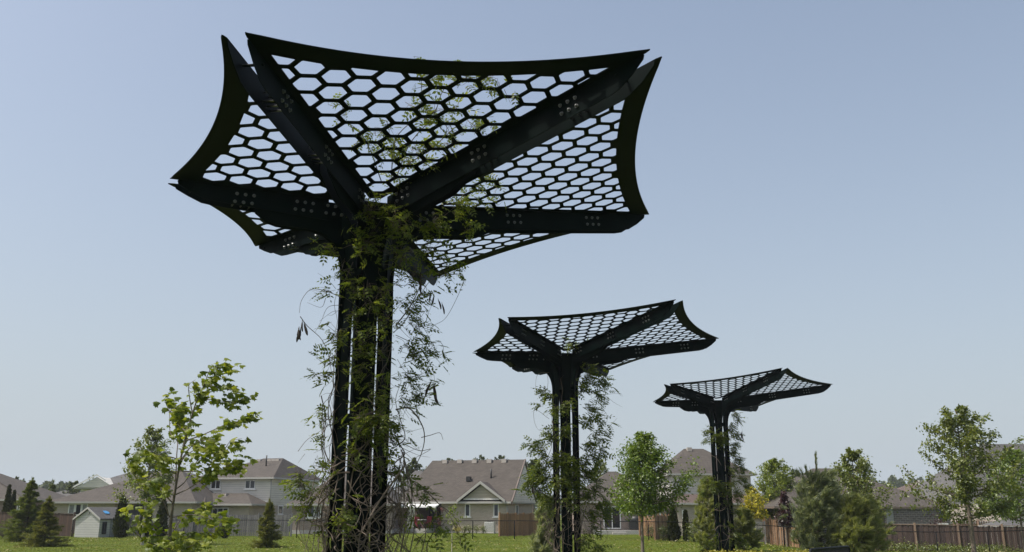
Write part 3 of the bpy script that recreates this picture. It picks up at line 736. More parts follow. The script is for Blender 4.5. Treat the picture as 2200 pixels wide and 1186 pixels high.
# ------------------------------------------------------------------ trees and plants
LEAF_T = ([(0,0,0), (.38,.42,.09), (0,1,-.12), (-.38,.42,.09)], [(0,1,2), (0,2,3)])
def maple_leaf_template(curl=0.2):
    out = [(0,0), (.24,-.07), (.30,.06), (.54,.14), (.43,.30), (.57,.50), (.36,.55), (.23,.74), (0,1.0), (-.23,.74), (-.36,.55), (-.57,.50), (-.43,.30), (-.54,.14), (-.30,.06), (-.24,-.07)]
    vs = [(0, .35, 0)] + [(x, y, -curl*(abs(x)*1.1)**2*2 - curl*0.5*y*y) for x, y in out]
    n = len(out)
    return vs, [(0, 1+k, 1+(k+1) % n) for k in range(n)]
def leaves_mesh(name, mat, L, size, tmpl=LEAF_T, wind=0.5, droop=0.3, off=Vector((0,0,0)), flat=0.6):
    """L: list of (pos, outward dir)"""
    pos = np.array([list(p-off) for p, d in L]); dr = np.array([list(d) for p, d in L]); n = len(L)
    ax = dr*0.6 + NR.normal(0, .55, (n, 3)) + np.array([wind, 0, -droop])
    up = NR.normal(0, flat, (n, 3)) + np.array([-0.2, 0, 1.0])
    return instanced_mesh(name, mat, tmpl[0], tmpl[1], pos, ax, up, NR.uniform(size*.6, size*1.2, n))
def broadleaf(label, px, Y, base_py, top_py, crown_py, width_px, mat, leaf=0.11, n_leaf=4500, n_br=34, bark='bark', wind=0.5, lean=0.0, prof=None, trunk_r=0.07, name='maple_tree', cat='tree', group=None, spread=0.30, ground=None, up_ang=0.9, cluster=24, droop=.3):
    z0 = gz(xx(px, Y), Y) if ground is None else ground
    base = Vector((xx(px, Y), Y, z0)); zt = zz(top_py, Y) - z0; zc = zz(crown_py, Y) - z0; rx = width_px/kpx(Y)/2
    root = empty(name, base, 0, label, cat, group)
    prof = prof or (lambda t: (max(t,.02)**.38)*((1.03-t)**.85)/.46)
    tr = []; n = 12
    for i in range(n+1):
        t = i/n; tr.append(Vector((lean*t*t*zt + rnd.gauss(0, .012)*zt*.3*t, rnd.gauss(0, .01)*zt*.3*t, t*zt*0.97)))
    wood_ = MB(); wood_.tube([Vector((0,0,-.1))]+tr, [trunk_r*1.25]+[trunk_r*(1-.9*(i/n)) for i in range(n+1)], 7); wood_.build('trunk', M[bark], root)
    br = MB(); tips = []
    for b in range(n_br):
        t = ((b+.5)/n_br)**.9; h = zc + (zt-zc)*t
        az = b*2.39996 + rnd.uniform(-.4, .4); Lr = rx*prof(t)*rnd.uniform(.5, 1.18)*(1+.2*math.sin(az*2+t*7)); Lr = max(Lr, .08)
        rise = Lr*math.tan(up_ang*(.4+.5*t))*rnd.uniform(.7, 1.1)
        h0 = max(zc*.82, h - rise, .1)
        s = h0/zt*n/0.97; i = min(n-1, int(s)); p0 = tr[i].lerp(tr[i+1], min(1, s-i))
        d = Vector((math.cos(az), math.sin(az), 0))
        p2 = Vector((tr[min(n,int(h/zt*n))].x, 0, h)) + d*Lr + Vector((wind*.12*Lr, 0, 0)); p1 = p0.lerp(p2, .5) + d*Lr*.12 - Vector((0, 0, .08*Lr))
        pts = smooth_path([p0, p1, p2], 3)
        br.tube(pts, [trunk_r*.34*(1-.8*k/(len(pts)-1)) for k in range(len(pts))], 4)
        for k in range(len(pts)):
            if k/(len(pts)-1) > .25: tips.append((pts[k], d, Lr))
        for _ in range(3):                                # secondary twigs
            q0 = pts[rnd.randint(1, len(pts)-1)]; dd = (d + rvec(.8)).normalized(); q1 = q0 + dd*Lr*rnd.uniform(.15, .42) + Vector((wind*.08, 0, 0.05))
            br.tube([q0, (q0+q1)/2+rvec(.02), q1], [trunk_r*.12, trunk_r*.09, trunk_r*.05], 3, cap=False); tips.append((q1, dd, Lr)); tips.append(((q0+q1)/2, dd, Lr))
    tag(br.build('branches', M[bark], root), kind='stuff')
    L = []; per = max(1, n_leaf//len(tips))
    for p, d, Lr in tips:
        for _ in range(max(1, int(per*rnd.uniform(.5, 1.5)))):
            q = p + Vector((rnd.gauss(0, 1), rnd.gauss(0, 1), rnd.gauss(0, .8)))*min(spread, .24*Lr+.05)*.5
            L.append((q, d))
    m = leaves_mesh('crown', M[mat], L, leaf, wind=wind, droop=droop)
    tag(link('crown', m, root), kind='stuff')
    return root
def conifer(label, px, Y, base_py, top_py, width_px, mat, n_whorl=26, per=9, needle=0.10, dens=1.0, name='spruce_tree', droop=.12, bark='bark_dark', group=None, top_pow=1.0, ground=None, nw=.22, upturn=.1):
    z0 = gz(xx(px, Y), Y) if ground is None else ground
    base = Vector((xx(px, Y), Y, z0)); H = zz(top_py, Y)-z0; rx = width_px/kpx(Y)/2
    root = empty(name, base, 0, label, 'tree', group)
    MB().tube([(0,0,-.05), (0,0,H*.5), (0,0,H*.98)], [H*.022, H*.012, H*.003], 6).build('trunk', M[bark], root)
    L = []; br = MB()
    for w in range(n_whorl):
        t = (w+rnd.uniform(-.3, .3))/n_whorl; t = max(0.0, min(.985, t)); h = H*(.04 + .94*t)
        Lr0 = rx*((1-t)**top_pow)*1.06 + .03
        nb = max(3, int(per*(1-.55*t)))
        for b in range(nb):
            az = rnd.uniform(0, 6.283); Lr = Lr0*rnd.uniform(.55, 1.2); d = Vector((math.cos(az), math.sin(az), 0))
            p0 = Vector((0, 0, h)); pm = p0 + d*Lr*.55 + Vector((0,0,-droop*Lr*.6)); p1 = p0 + d*Lr + Vector((0, 0, -droop*Lr + upturn*Lr))
            br.tube([p0, pm, p1], [.012, .008, .003], 3, cap=False)
            pts = smooth_path([p0, pm, p1], 5); sd = d.cross(Vector((0,0,1)))
            for k, p in enumerate(pts):
                f = k/(len(pts)-1)
                if f < .12: continue
                for _ in range(int(7*dens)):
                    q = p + sd*rnd.gauss(0, .17)*Lr*(1.15-f)+ Vector((0,0,rnd.gauss(-.02,.03))) + d*rnd.uniform(-.05,.05)
                    L.append((q, (d + sd*rnd.uniform(-.9,.9)).normalized()))
    for _ in range(int(30*dens)): L.append((Vector((0,0,H*rnd.uniform(.93,1.0))) + rvec(.012), Vector((rnd.gauss(0,.4), rnd.gauss(0,.4), 1))))
    tag(br.build('branches', M[bark], root), kind='stuff')
    tm = ([(-nw*.5,0,0), (nw*.5,0,0), (0,1,.05), (-.5,.55,.12), (-.35,.4,0), (.5,.5,-.05), (.32,.36,0)], [(0,1,2), (0,3,4), (1,6,5)])
    pos = np.array([list(p) for p, d in L]); dr = np.array([list(d) for p, d in L]); n = len(L)
    ax = dr + NR.normal(0, .25, (n, 3)) + np.array([0, 0, -.05]); up = NR.normal(0, .4, (n, 3)) + np.array([0, 0, 1.])
    m = instanced_mesh('crown', M[mat], tm[0], tm[1], pos, ax, up, NR.uniform(needle*.7, needle*1.3, n))
    tag(link('crown', m, root), kind='stuff')
    return root
def soft_pine(label, px, Y, top_py, width_px, mat, n_b=60, needle=.13, leader=True, name='pine_tree', lean=.25, group=None, low=0.02, dens=1.0, maxr=.35):
    """young pine with plumes of long soft needles, bent by the wind"""
    z0 = gz(xx(px, Y), Y); base = Vector((xx(px, Y), Y, z0)); H = zz(top_py, Y)-z0; rx = width_px/kpx(Y)/2
    root = empty(name, base, 0, label, 'tree', group)
    MB().tube([(0,0,-.05), (0.01,0,H*.5), (0.02*H,0,H*.97)], [H*.02, H*.012, H*.004], 6).build('trunk', M['bark_dark'], root)
    br = MB(); L = []
    for b in range(n_b):
        t = low + ((0.74 if leader else .93)-low)*(b/n_b); h = H*t; az = b*2.39996+rnd.uniform(-.5,.5)
        Lr = rx*((1-t)**.62)*min(1, (t+.25)/maxr)*rnd.uniform(.6, 1.22); d = Vector((math.cos(az), math.sin(az), 0))
        p0 = Vector((0.02*H*t, 0, h)); pm = p0 + d*Lr*.6 + Vector((0,0,.15*Lr)); p1 = p0 + d*Lr + Vector((lean*Lr*.7, 0, .6*Lr*rnd.uniform(.6,1.3)))
        p1.z = min(p1.z, H*.97)
        pts = smooth_path([p0, pm, p1], 6); br.tube(pts, [.016*(1-.8*k/(len(pts)-1)) for k in range(len(pts))], 4, cap=False)
        plumes = [pts]
        for _ in range(5):
            q0 = pts[rnd.randint(3, len(pts)-2)]; dd = (d*.6 + rvec(.6) + Vector((lean, 0, .45))).normalized()
            q1 = q0 + dd*Lr*rnd.uniform(.22, .45); plumes.append(smooth_path([q0, (q0+q1)/2+rvec(.02), q1 + Vector((lean*.1,0,0))], 4))
        for pl in plumes:
            for k, p in enumerate(pl):
                f = k/(len(pl)-1)
                if f < .3: continue
                tan = (pl[min(k+1, len(pl)-1)] - pl[k-1]).normalized()
                for _ in range(int((6+7*f)*dens)): L.append((p + rvec(.025), tan))
    tag(br.build('branches', M['bark_dark'], root), kind='stuff')
    if leader:
        for lx, ly, lh in ((0, 0, .16), (-.09, .03, .07), (.07, -.02, .05)):
            p0 = Vector((0.02*H, 0, H*.74)); p1 = p0 + Vector((lx*H*1.2, ly, H*lh*1.5)); pts = smooth_path([p0, (p0+p1)/2 + Vector((lx*.3*H, 0, -.02*H)), p1 + Vector((0,0,.02*H))], 8)
            for k, p in enumerate(pts):
                tan = (pts[min(k+1, len(pts)-1)] - pts[max(k-1, 0)]).normalized()
                for _ in range(22): L.append((p+rvec(.012), tan*1.5))
    pos = np.array([list(p) for p, d in L]); dr = np.array([list(d) for p, d in L]); n = len(L)
    ax = dr*1.0 + NR.normal(0, .30, (n, 3)) + np.array([lean*.9, 0, .05]); up = NR.normal(0, 1, (n, 3))
    m = instanced_mesh('crown', M[mat], [(-.055,0,0), (.055,0,0), (0.02,1,-.06)], [(0,1,2)], pos, ax, up, NR.uniform(needle*.7, needle*1.3, n))
    tag(link('crown', m, root), kind='stuff')
    return root
def column_cedar(label, px, Y, base_py, top_py, width_px, group=None, mat='cedar', name='cedar_tree'):
    z0 = gz(xx(px, Y), Y); base = Vector((xx(px, Y), Y, z0)); H = zz(top_py, Y)-z0; rx = width_px/kpx(Y)/2
    root = empty(name, base, 0, label, 'tree', group)
    MB().tube([(0,0,-.05), (0,0,H*.9)], [.05, .01], 5).build('trunk', M['bark_dark'], root)
    n = 2600; t = NR.uniform(0.01, 1, n)**1.1; az = NR.uniform(0, 6.283, n)
    lump = 1 + .16*np.sin(az*3+t*9) + .12*np.sin(az*5-t*23)
    r = rx*np.clip((1-t**2.6), 0, 1)*np.clip(.55+t*4, 0, 1)*lump*np.sqrt(NR.uniform(.45, 1, n))
    pos = np.stack([r*np.cos(az), r*np.sin(az), t*H*1.0], 1)
    ax = np.stack([np.cos(az)*.5, np.sin(az)*.5, np.ones(n)], 1) + NR.normal(0, .3, (n, 3)); up = np.stack([np.cos(az), np.sin(az), np.zeros(n)], 1) + NR.normal(0, .5, (n, 3))
    m = instanced_mesh('crown', M[mat], LEAF_T[0], LEAF_T[1], pos, ax, up, NR.uniform(.09, .2, n))
    tag(link('crown', m, root), kind='stuff')
    return root
def bush(label, px, Y, h, w, mat, n=700, leaf=.06, name='shrub', cat='shrub', group=None, z=None, x=None):
    X0 = xx(px, Y) if x is None else x; z0 = gz(X0, Y) if z is None else z
    root = empty(name, (X0, Y, z0), 0, label, cat, group)
    st = MB(); cl = []
    for k in range(9):
        az = rnd.uniform(0, 6.28); c = Vector((math.cos(az)*w*.28*rnd.random(), math.sin(az)*w*.28*rnd.random(), h*rnd.uniform(.35, .75)))
        st.tube([(0,0,-.02), c*.5+rvec(.02), c], [.012, .008, .004], 4); cl.append(c)
    tag(st.build('stems', M['bark_dark'], root), kind='stuff')
    L = []
    for _ in range(n):
        c = rnd.choice(cl); q = c + Vector((rnd.gauss(0,.5)*w*.32, rnd.gauss(0,.5)*w*.32, rnd.gauss(0,.5)*h*.38))
        q.z = abs(q.z); L.append((q, Vector((q.x, q.y, .3)).normalized()))
    tag(link('foliage', leaves_mesh('foliage', M[mat], L, leaf, wind=.15), root), kind='stuff')
    return root

# windswept young maple near the camera on the left: trunk, branches and single large leaves
def build_near_maple():
    YB = 15.0
    def z7(p): return (230+.359*p[0], 760+.359*p[1])
    base = Vector((xx(z7((365,0))[0], YB), YB, 0)); root = empty('maple_sapling', base, 0, 'young maple bent by the wind, large pale-backed leaves streaming right, nearest tree on the left', 'tree')
    trunk = [(365,1450),(368,1300),(370,1186),(385,980),(410,800),(440,630),(480,470),(510,360),(560,230),(640,140),(770,70)]
    brs = [[(410,760),(417,600),(420,525),(378,470),(372,350),(345,275),(375,235)], [(372,350),(400,330),(450,325)], [(470,520),(560,490),(640,455),(720,420),(800,400),(880,380)], [(425,700),(520,705),(600,690),(645,600),(700,580)], [(690,590),(715,555),(738,518)],
           [(395,850),(500,800),(600,730),(700,680),(810,632)], [(375,980),(330,870),(250,790),(180,745),(120,650),(104,600)], [(365,1085),(300,1040),(232,985),(205,940),(240,880)], [(362,1200),(320,1158),(230,1120),(165,1065),(135,1025),(85,930)],
           [(372,1190),(450,1125),(520,1085),(640,1060),(745,1050)], [(385,980),(470,965),(560,970),(680,1010)], [(512,360),(495,270),(490,190),(530,155)], [(520,340),(600,275),(700,285),(850,270)], [(600,185),(680,205),(765,220)], [(535,290),(575,200),(620,90),(660,90)],
           [(440,640),(390,620),(330,610),(260,600),(150,600)], [(420,720),(350,690),(270,650),(200,620)], [(430,680),(470,610),(560,560),(610,560)], [(400,900),(330,830),(280,790),(200,780)], [(480,470),(430,430),(400,400)], [(400,820),(470,760),(540,640),(600,620),(680,640)],
           [(372,1190),(350,1150),(340,1120),(420,1080)], [(375,1120),(420,1020),(500,950),(600,900)], [(372,1180),(420,1190),(480,1160),(580,1120)], [(440,640),(500,560),(560,520),(650,520)]]
    def path(pl, amp):
        dy = rnd.uniform(-amp, amp); n = len(pl)
        return [at(*z7(p), YB + dy*(i/(n-1))**1.2) - base for i, p in enumerate(pl)]
    tp = smooth_path(path(trunk, .15), 4); n = len(tp)
    MB().tube(tp, [.032*(1-.9*(i/(n-1))**.8)+.002 for i in range(n)], 7).build('trunk', M['bark'], root)
    leaves = []
    def strew(pts, f0, dens):
        tot = 0
        for k in range(1, len(pts)):
            f = k/(len(pts)-1); seg = pts[k]-pts[k-1]; tot += seg.length
            if f < f0: continue
            m = int(seg.length*dens*(.6+.8*f)+rnd.random())
            for _ in range(m): leaves.append((pts[k-1].lerp(pts[k], rnd.random()) + rvec(.055) + Vector((.03,0,0)), (seg.normalized()*.5 + Vector((.95, rnd.gauss(0,.35), rnd.gauss(-.12,.3)))).normalized()))
    strew(tp, .5, 30)
    for pl in brs:
        pts = smooth_path(path(pl, .8), 5); m = len(pts)
        MB().tube(pts, [.011*(1-.75*i/(m-1)) for i in range(m)], 5).build('branch', M['bark'], root)
        strew(pts, .30, 40)
        for _ in range(3):
            q = pts[rnd.randint(m//2, m-1)]; e = q + Vector((rnd.uniform(.06,.2), rnd.gauss(0,.1), rnd.uniform(-.1,.1)))
            MB().tube([q, (q+e)/2+rvec(.01), e], [.004, .003, .002], 4).build('twig', M['bark'], root)
            for _ in range(3): leaves.append((e + rvec(.04), Vector((.9, rnd.gauss(0,.4), rnd.gauss(-.15,.35))).normalized()))
    for _ in range(110):                                    # low leafy skirt
        q = at(*z7((rnd.gauss(390,90), rnd.gauss(1150,45))), YB+rnd.uniform(-.4,.4)) - base; leaves.append((q, Vector((.8, rnd.gauss(0,.4), rnd.gauss(.0,.35))).normalized()))
    variants = []
    for c in (.15, .45, .8):
        v, f = maple_leaf_template(c); me = bpy.data.meshes.new('leaf'); me.from_pydata(v, [], f); me.materials.append(M['maple']); variants.append(me)
    sz = [rnd.uniform(.06, .15) for _ in leaves]
    order = sorted(range(len(leaves)), key=lambda i: -sz[i])
    for i in order[:300]:
        p, d = leaves[i]; o = link('leaf', rnd.choice(variants), root, p); up = Vector((rnd.gauss(-.3,.7), rnd.gauss(-.3,.7), 1)); sd = d.cross(up).normalized(); nr = sd.cross(d)
        o.rotation_euler = Matrix((sd, d, nr)).transposed().to_euler(); o.scale = (sz[i]*rnd.uniform(.32, .85), sz[i], sz[i])
    rest = order[300:]
    if rest:
        v, f = maple_leaf_template(.5); n = len(rest)
        m = instanced_mesh('small_leaves', M['maple'], v, f, np.array([list(leaves[i][0]) for i in rest]), np.array([list(leaves[i][1]) for i in rest]), NR.normal(0,.7,(n,3))+np.array([-.3,-.3,1.]), np.array([sz[i] for i in rest]))
        tag(link('small_leaves', m, root), kind='stuff')
    print('near maple leaves', len(leaves))
build_near_maple()

DEC = 'garden trees standing on the lawn'
broadleaf('maple with a bare grey trunk behind the windswept sapling on the left', 312, 50, 1165, 918, 1070, 105, 'maple_mid', leaf=.14, n_leaf=5500, n_br=44, group=DEC, wind=.6, trunk_r=.09, bark='bark_pale')
broadleaf('round bright green maple between the middle and the farthest steel canopies', 1378, 38, 1186, 933, 1092, 148, 'maple_bright', leaf=.105, n_leaf=16000, n_br=60, group=DEC, wind=.5, trunk_r=.075, lean=.03)
broadleaf('tall open maple in front of the dark brown fence on the far right', 2082, 37.5, 1195, 875, 1098, 215, 'maple_mid', leaf=.12, n_leaf=13000, n_br=46, group=DEC, wind=.6, trunk_r=.10, lean=-.01, spread=.24)
broadleaf('upright silvery green maple rising behind the two soft pines', 1842, 46, 1170, 965, 1110, 120, 'maple_mid', leaf=.13, n_leaf=9000, n_br=44, group=DEC, wind=.35, up_ang=1.15, trunk_r=.09)
broadleaf('green maple cut off by the right edge of the picture', 2190, 52, 1160, 965, 1105, 150, 'maple_bright', leaf=.13, n_leaf=10000, n_br=60, group=DEC, wind=.5)
broadleaf('large lime green tree behind the yellow shrub and the fence', 1668, 72, 1120, 985, 1100, 118, 'lime', leaf=.15, n_leaf=13000, n_br=72, wind=.3, up_ang=1.1, name='lime_green_tree', ground=-.7)
broadleaf('small golden yellow tree behind the grey deck railing', 1618, 62, 1130, 1048, 1110, 52, 'yellow', leaf=.14, n_leaf=2200, n_br=34, wind=.3, name='golden_tree', ground=-.5, spread=.2)
broadleaf('dark purple-leaved small tree by the wooden fence', 1686, 58, 1140, 1058, 1128, 42, 'purple', leaf=.12, n_leaf=3000, n_br=40, wind=.2, name='purple_tree', ground=-.55, prof=lambda t: (1-t)**.7*min(1,(t+.35)*1.6))
broadleaf('staked thin young tree with sparse yellow-green leaves before the gabled house', 972, 34.5, 1190, 1085, 1125, 42, 'lime', leaf=.09, n_leaf=240, n_br=14, wind=.4, name='sapling', bark='bark_pale', trunk_r=.025, group=DEC)
CON = 'spruces on the lawn'
conifer('big dense green spruce at the left edge by the brown fence', 62, 56, 1157, 1028, 108, 'spruce', n_whorl=30, per=12, needle=.16, dens=1.5, group=CON)
conifer('smaller olive spruce in front of the big one on the left', 103, 48, 1165, 1068, 86, 'spruce_olive', n_whorl=24, per=10, needle=.13, dens=1.4, group=CON)
conifer('lone small spruce in front of the long grey fence', 578, 46, 1170, 1074, 60, 'spruce_olive', n_whorl=24, per=9, needle=.12, dens=1.3, group=CON)
PIN = 'soft pines around the canopies'
soft_pine('tall bluish soft pine with a bare leader beside the bench', 1757, 38, 978, 140, 'pine', n_b=95, needle=.19, group=PIN, dens=1.15)
soft_pine('low wide green pine right of the bluish pine', 1838, 37, 1062, 125, 'pine_green', n_b=85, needle=.19, leader=False, group=PIN, dens=1.15)
soft_pine('feathery pine left of the farthest canopy column', 1516, 42, 1018, 66, 'pine_green', n_b=64, needle=.17, leader=False, group=PIN)
soft_pine('feathery pine right of the farthest canopy column', 1594, 42.5, 1092, 58, 'pine_green', n_b=50, needle=.17, leader=False, group=PIN)
soft_pine('small pine growing at the left foot of the middle column', 1166, 29.5, 1060, 56, 'pine', n_b=54, needle=.15, leader=False, group=PIN)
CED = 'clipped dark cedars along the gardens'
column_cedar('narrow dark cedar at the far left edge', 14, 70, 1110, 1044, 16, CED)
column_cedar('second thin dark cedar beside the one at the far left edge', 26, 71, 1110, 1056, 10, CED)
column_cedar('dark cedar just right of the grey shed', 262, 63, 1150, 1066, 26, CED)
column_cedar('dark cedar behind the trunk of the grey-stemmed maple', 316, 64, 1150, 1078, 24, CED)
column_cedar('dark cedar right of the grey-stemmed maple', 350, 64, 1150, 1070, 22, CED)
column_cedar('small dark cedar in front of the grey fence', 487, 61, 1150, 1115, 12, CED)
column_cedar('broad brownish cedar between the wooden gate and the two-storey house', 1445, 56, 1160, 1095, 24, CED)
column_cedar('thin young cedar against the wall right of the gate', 1472, 57, 1150, 1100, 10, CED)
FARG = 'trees behind the houses'
broadleaf('dark round tree behind the left end of the gabled house roof', 885, 110, 1100, 988, 1060, 62, 'far_leaf', leaf=.3, n_leaf=2600, n_br=30, wind=.1, name='background_tree', group=FARG, ground=-.5, trunk_r=.2, spread=.6)
broadleaf('treetop just showing over the gabled roof left of its middle', 965, 125, 1100, 984, 1060, 60, 'far_leaf', leaf=.3, n_leaf=2000, n_br=26, wind=.1, name='background_tree', group=FARG, ground=-.5, trunk_r=.2, spread=.6)
broadleaf('rounded treetop over the middle of the gabled roof', 1032, 125, 1100, 979, 1060, 60, 'far_leaf', leaf=.3, n_leaf=2400, n_br=28, wind=.1, name='background_tree', group=FARG, ground=-.5, trunk_r=.2, spread=.6)
broadleaf('broad treetop over the right part of the gabled roof', 1075, 125, 1100, 978, 1060, 66, 'far_leaf', leaf=.3, n_leaf=2400, n_br=28, wind=.1, name='background_tree', group=FARG, ground=-.5, trunk_r=.2, spread=.6)
broadleaf('dark tree between the gabled house and the middle column', 1146, 110, 1100, 985, 1070, 60, 'far_leaf', leaf=.3, n_leaf=2600, n_br=30, wind=.1, name='background_tree', group=FARG, ground=-.5, trunk_r=.2, spread=.6)
broadleaf('pale green tree right of the middle column behind the roofs', 1292, 100, 1100, 988, 1070, 64, 'maple_mid', leaf=.25, n_leaf=2400, n_br=30, wind=.3, name='background_tree', group=FARG, ground=-.5, trunk_r=.2, spread=.5)
broadleaf('dark round tree right of the lime green tree', 1714, 105, 1100, 1010, 1070, 48, 'far_leaf', leaf=.3, n_leaf=2000, n_br=26, wind=.1, name='background_tree', group=FARG, ground=-.5, trunk_r=.2, spread=.5)
broadleaf('grey-green tree behind the leftmost roof', 28, 115, 1100, 1026, 1080, 50, 'far_leaf', leaf=.3, n_leaf=1800, n_br=24, wind=.1, name='background_tree', group=FARG, ground=-.5, trunk_r=.2, spread=.5)
broadleaf('low bushy tree left of the hip-roofed bungalow', 152, 120, 1100, 1034, 1075, 40, 'far_leaf', leaf=.3, n_leaf=1500, n_br=22, wind=.1, name='background_tree', group=FARG, ground=-.5, trunk_r=.2, spread=.5)
conifer('dark far spruce left of the hip-roofed bungalow', 106, 95, 1100, 1034, 34, 'spruce', n_whorl=18, per=8, needle=.3, group=FARG, ground=-.5)
conifer('small far spruce tip above the grey roofs at left', 192, 130, 1100, 1022, 16, 'spruce', n_whorl=14, per=6, needle=.3, group=FARG, ground=-.5)
conifer('right one of the small far spruce tips at left', 184, 128, 1100, 1026, 16, 'spruce', n_whorl=14, per=6, needle=.3, group=FARG, ground=-.5)
def far_wood():
    pos = []; N = 9000
    for _ in range(N):
        c = rnd.random(); px = 1860 + c*200; Y = 480 + rnd.uniform(-30, 30)
        top = 1034 + 6*math.sin(px*.13) + 5*math.sin(px*.31+1) + 0.0016*(px-1930)**2
        py = top + abs(rnd.gauss(0, 1))*14; pos.append(list(at(px, min(py, 1090), Y)))
    for _ in range(9000):
        px = 0 + rnd.random()*170; Y = 300 + rnd.uniform(-20, 20); top = 1048 + 4*math.sin(px*.17) + 4*math.sin(px*.4+2); py = top + abs(rnd.gauss(0, 1))*12; pos.append(list(at(px, min(py, 1090), Y)))
    for _ in range(16000):
        px = rnd.uniform(-60, 2260); Y = 330 + rnd.uniform(-20, 20); top = 1070 + 4*math.sin(px*.09) + 4*math.sin(px*.23+2); py = top + abs(rnd.gauss(0, 1))*12; pos.append(list(at(px, min(py, 1096), Y)))
    pos = np.array(pos); n = len(pos); tr = MB()
    for p in pos[::90]: tr.tube([(p[0], p[1], -1), (p[0], p[1], max(2, p[2]-.5))], [.4, .2], 4)
    m = instanced_mesh('distant_wood', M['far_leaf'], LEAF_T[0], LEAF_T[1], pos, NR.normal(0,1,(n,3)), NR.normal(0,1,(n,3)), NR.uniform(.9, 2.0, n))
    r = tag(link('distant_wood', m), 'distant wooded ridge over the roofs', 'wood', kind='stuff'); tr.build('trunks', M['bark_dark'], r)['kind'] = 'stuff'
far_wood()
# ------------------------------------------------------------------ houses
M['roof'] = shingle('brown_shingle', (0.074, 0.063, 0.053))
M['roof_red'] = shingle('reddish_shingle', (0.11, 0.079, 0.068))
M['roof_grey'] = shingle('grey_shingle', (0.10, 0.097, 0.094))
M['roof_tan'] = shingle('tan_shingle', (0.27, 0.235, 0.19))
M['siding'] = banded('pale_grey_siding', (0.68, 0.66, 0.60), 0.19, dark=.66)
M['siding_tan'] = banded('tan_siding', (0.38, 0.345, 0.285), 0.24, dark=.7)
M['siding_shed'] = banded('white_siding', (0.54, 0.54, 0.53), 0.16, dark=.62)
M['siding_shed_dark'] = banded('grey_shed_siding', (0.26, 0.27, 0.28), 0.16, dark=.7)
M['brick_tan'] = bricky('tan_brick', (0.37,0.315,0.25), (0.45,0.385,0.31), (0.45,0.41,0.36))
M['brick_pink'] = bricky('pinkish_brick', (0.25,0.185,0.155), (0.31,0.235,0.20), (0.33,0.30,0.27))
M['brick_red'] = bricky('red_brown_brick', (0.20,0.13,0.105), (0.26,0.175,0.145), (0.30,0.27,0.24))
M['brick_dark'] = bricky('dark_grey_brick', (0.085,0.075,0.072), (0.13,0.115,0.11), (0.21,0.20,0.19), bw=.34, bh=.14, ms=.02)
M['trim'] = plain('white_trim', (0.72, 0.72, 0.70), rough=.5)
M['trim_grey'] = plain('grey_trim', (0.36, 0.355, 0.33), rough=.5)
M['trim_brown'] = plain('brown_trim', (0.14, 0.11, 0.09), rough=.5)
M['glass'] = plain('window_glass', (0.02, 0.024, 0.028), rough=.06, spec=.6)
M['curtain'] = plain('curtained_glass', (0.22, 0.23, 0.23), rough=.25, spec=.6, noise=.3, scale=6)
M['concrete'] = plain('concrete', (0.42, 0.40, 0.37), rough=.9, noise=.15, scale=3)
M['recess_shade'] = plain('painted_recess_shade', (0.02, 0.02, 0.022), rough=.8)  # near-black colour standing in for the shade of a recess
M['awning'] = plain('awning_white', (0.8, 0.8, 0.79), rough=.5)
M['red_paint'] = plain('red_paint', (0.30, 0.015, 0.03), rough=.45)
M['pipe'] = plain('pipe_black', (0.02, 0.02, 0.02), rough=.5)
M['vent'] = plain('roof_vent_grey', (0.42, 0.38, 0.34), rough=.5)
M['ac'] = plain('cooling_unit_white', (0.6, 0.6, 0.57), rough=.5, noise=.1)
M['blue_tarp'] = plain('blue_tarp', (0.06, 0.25, 0.50), rough=.5)

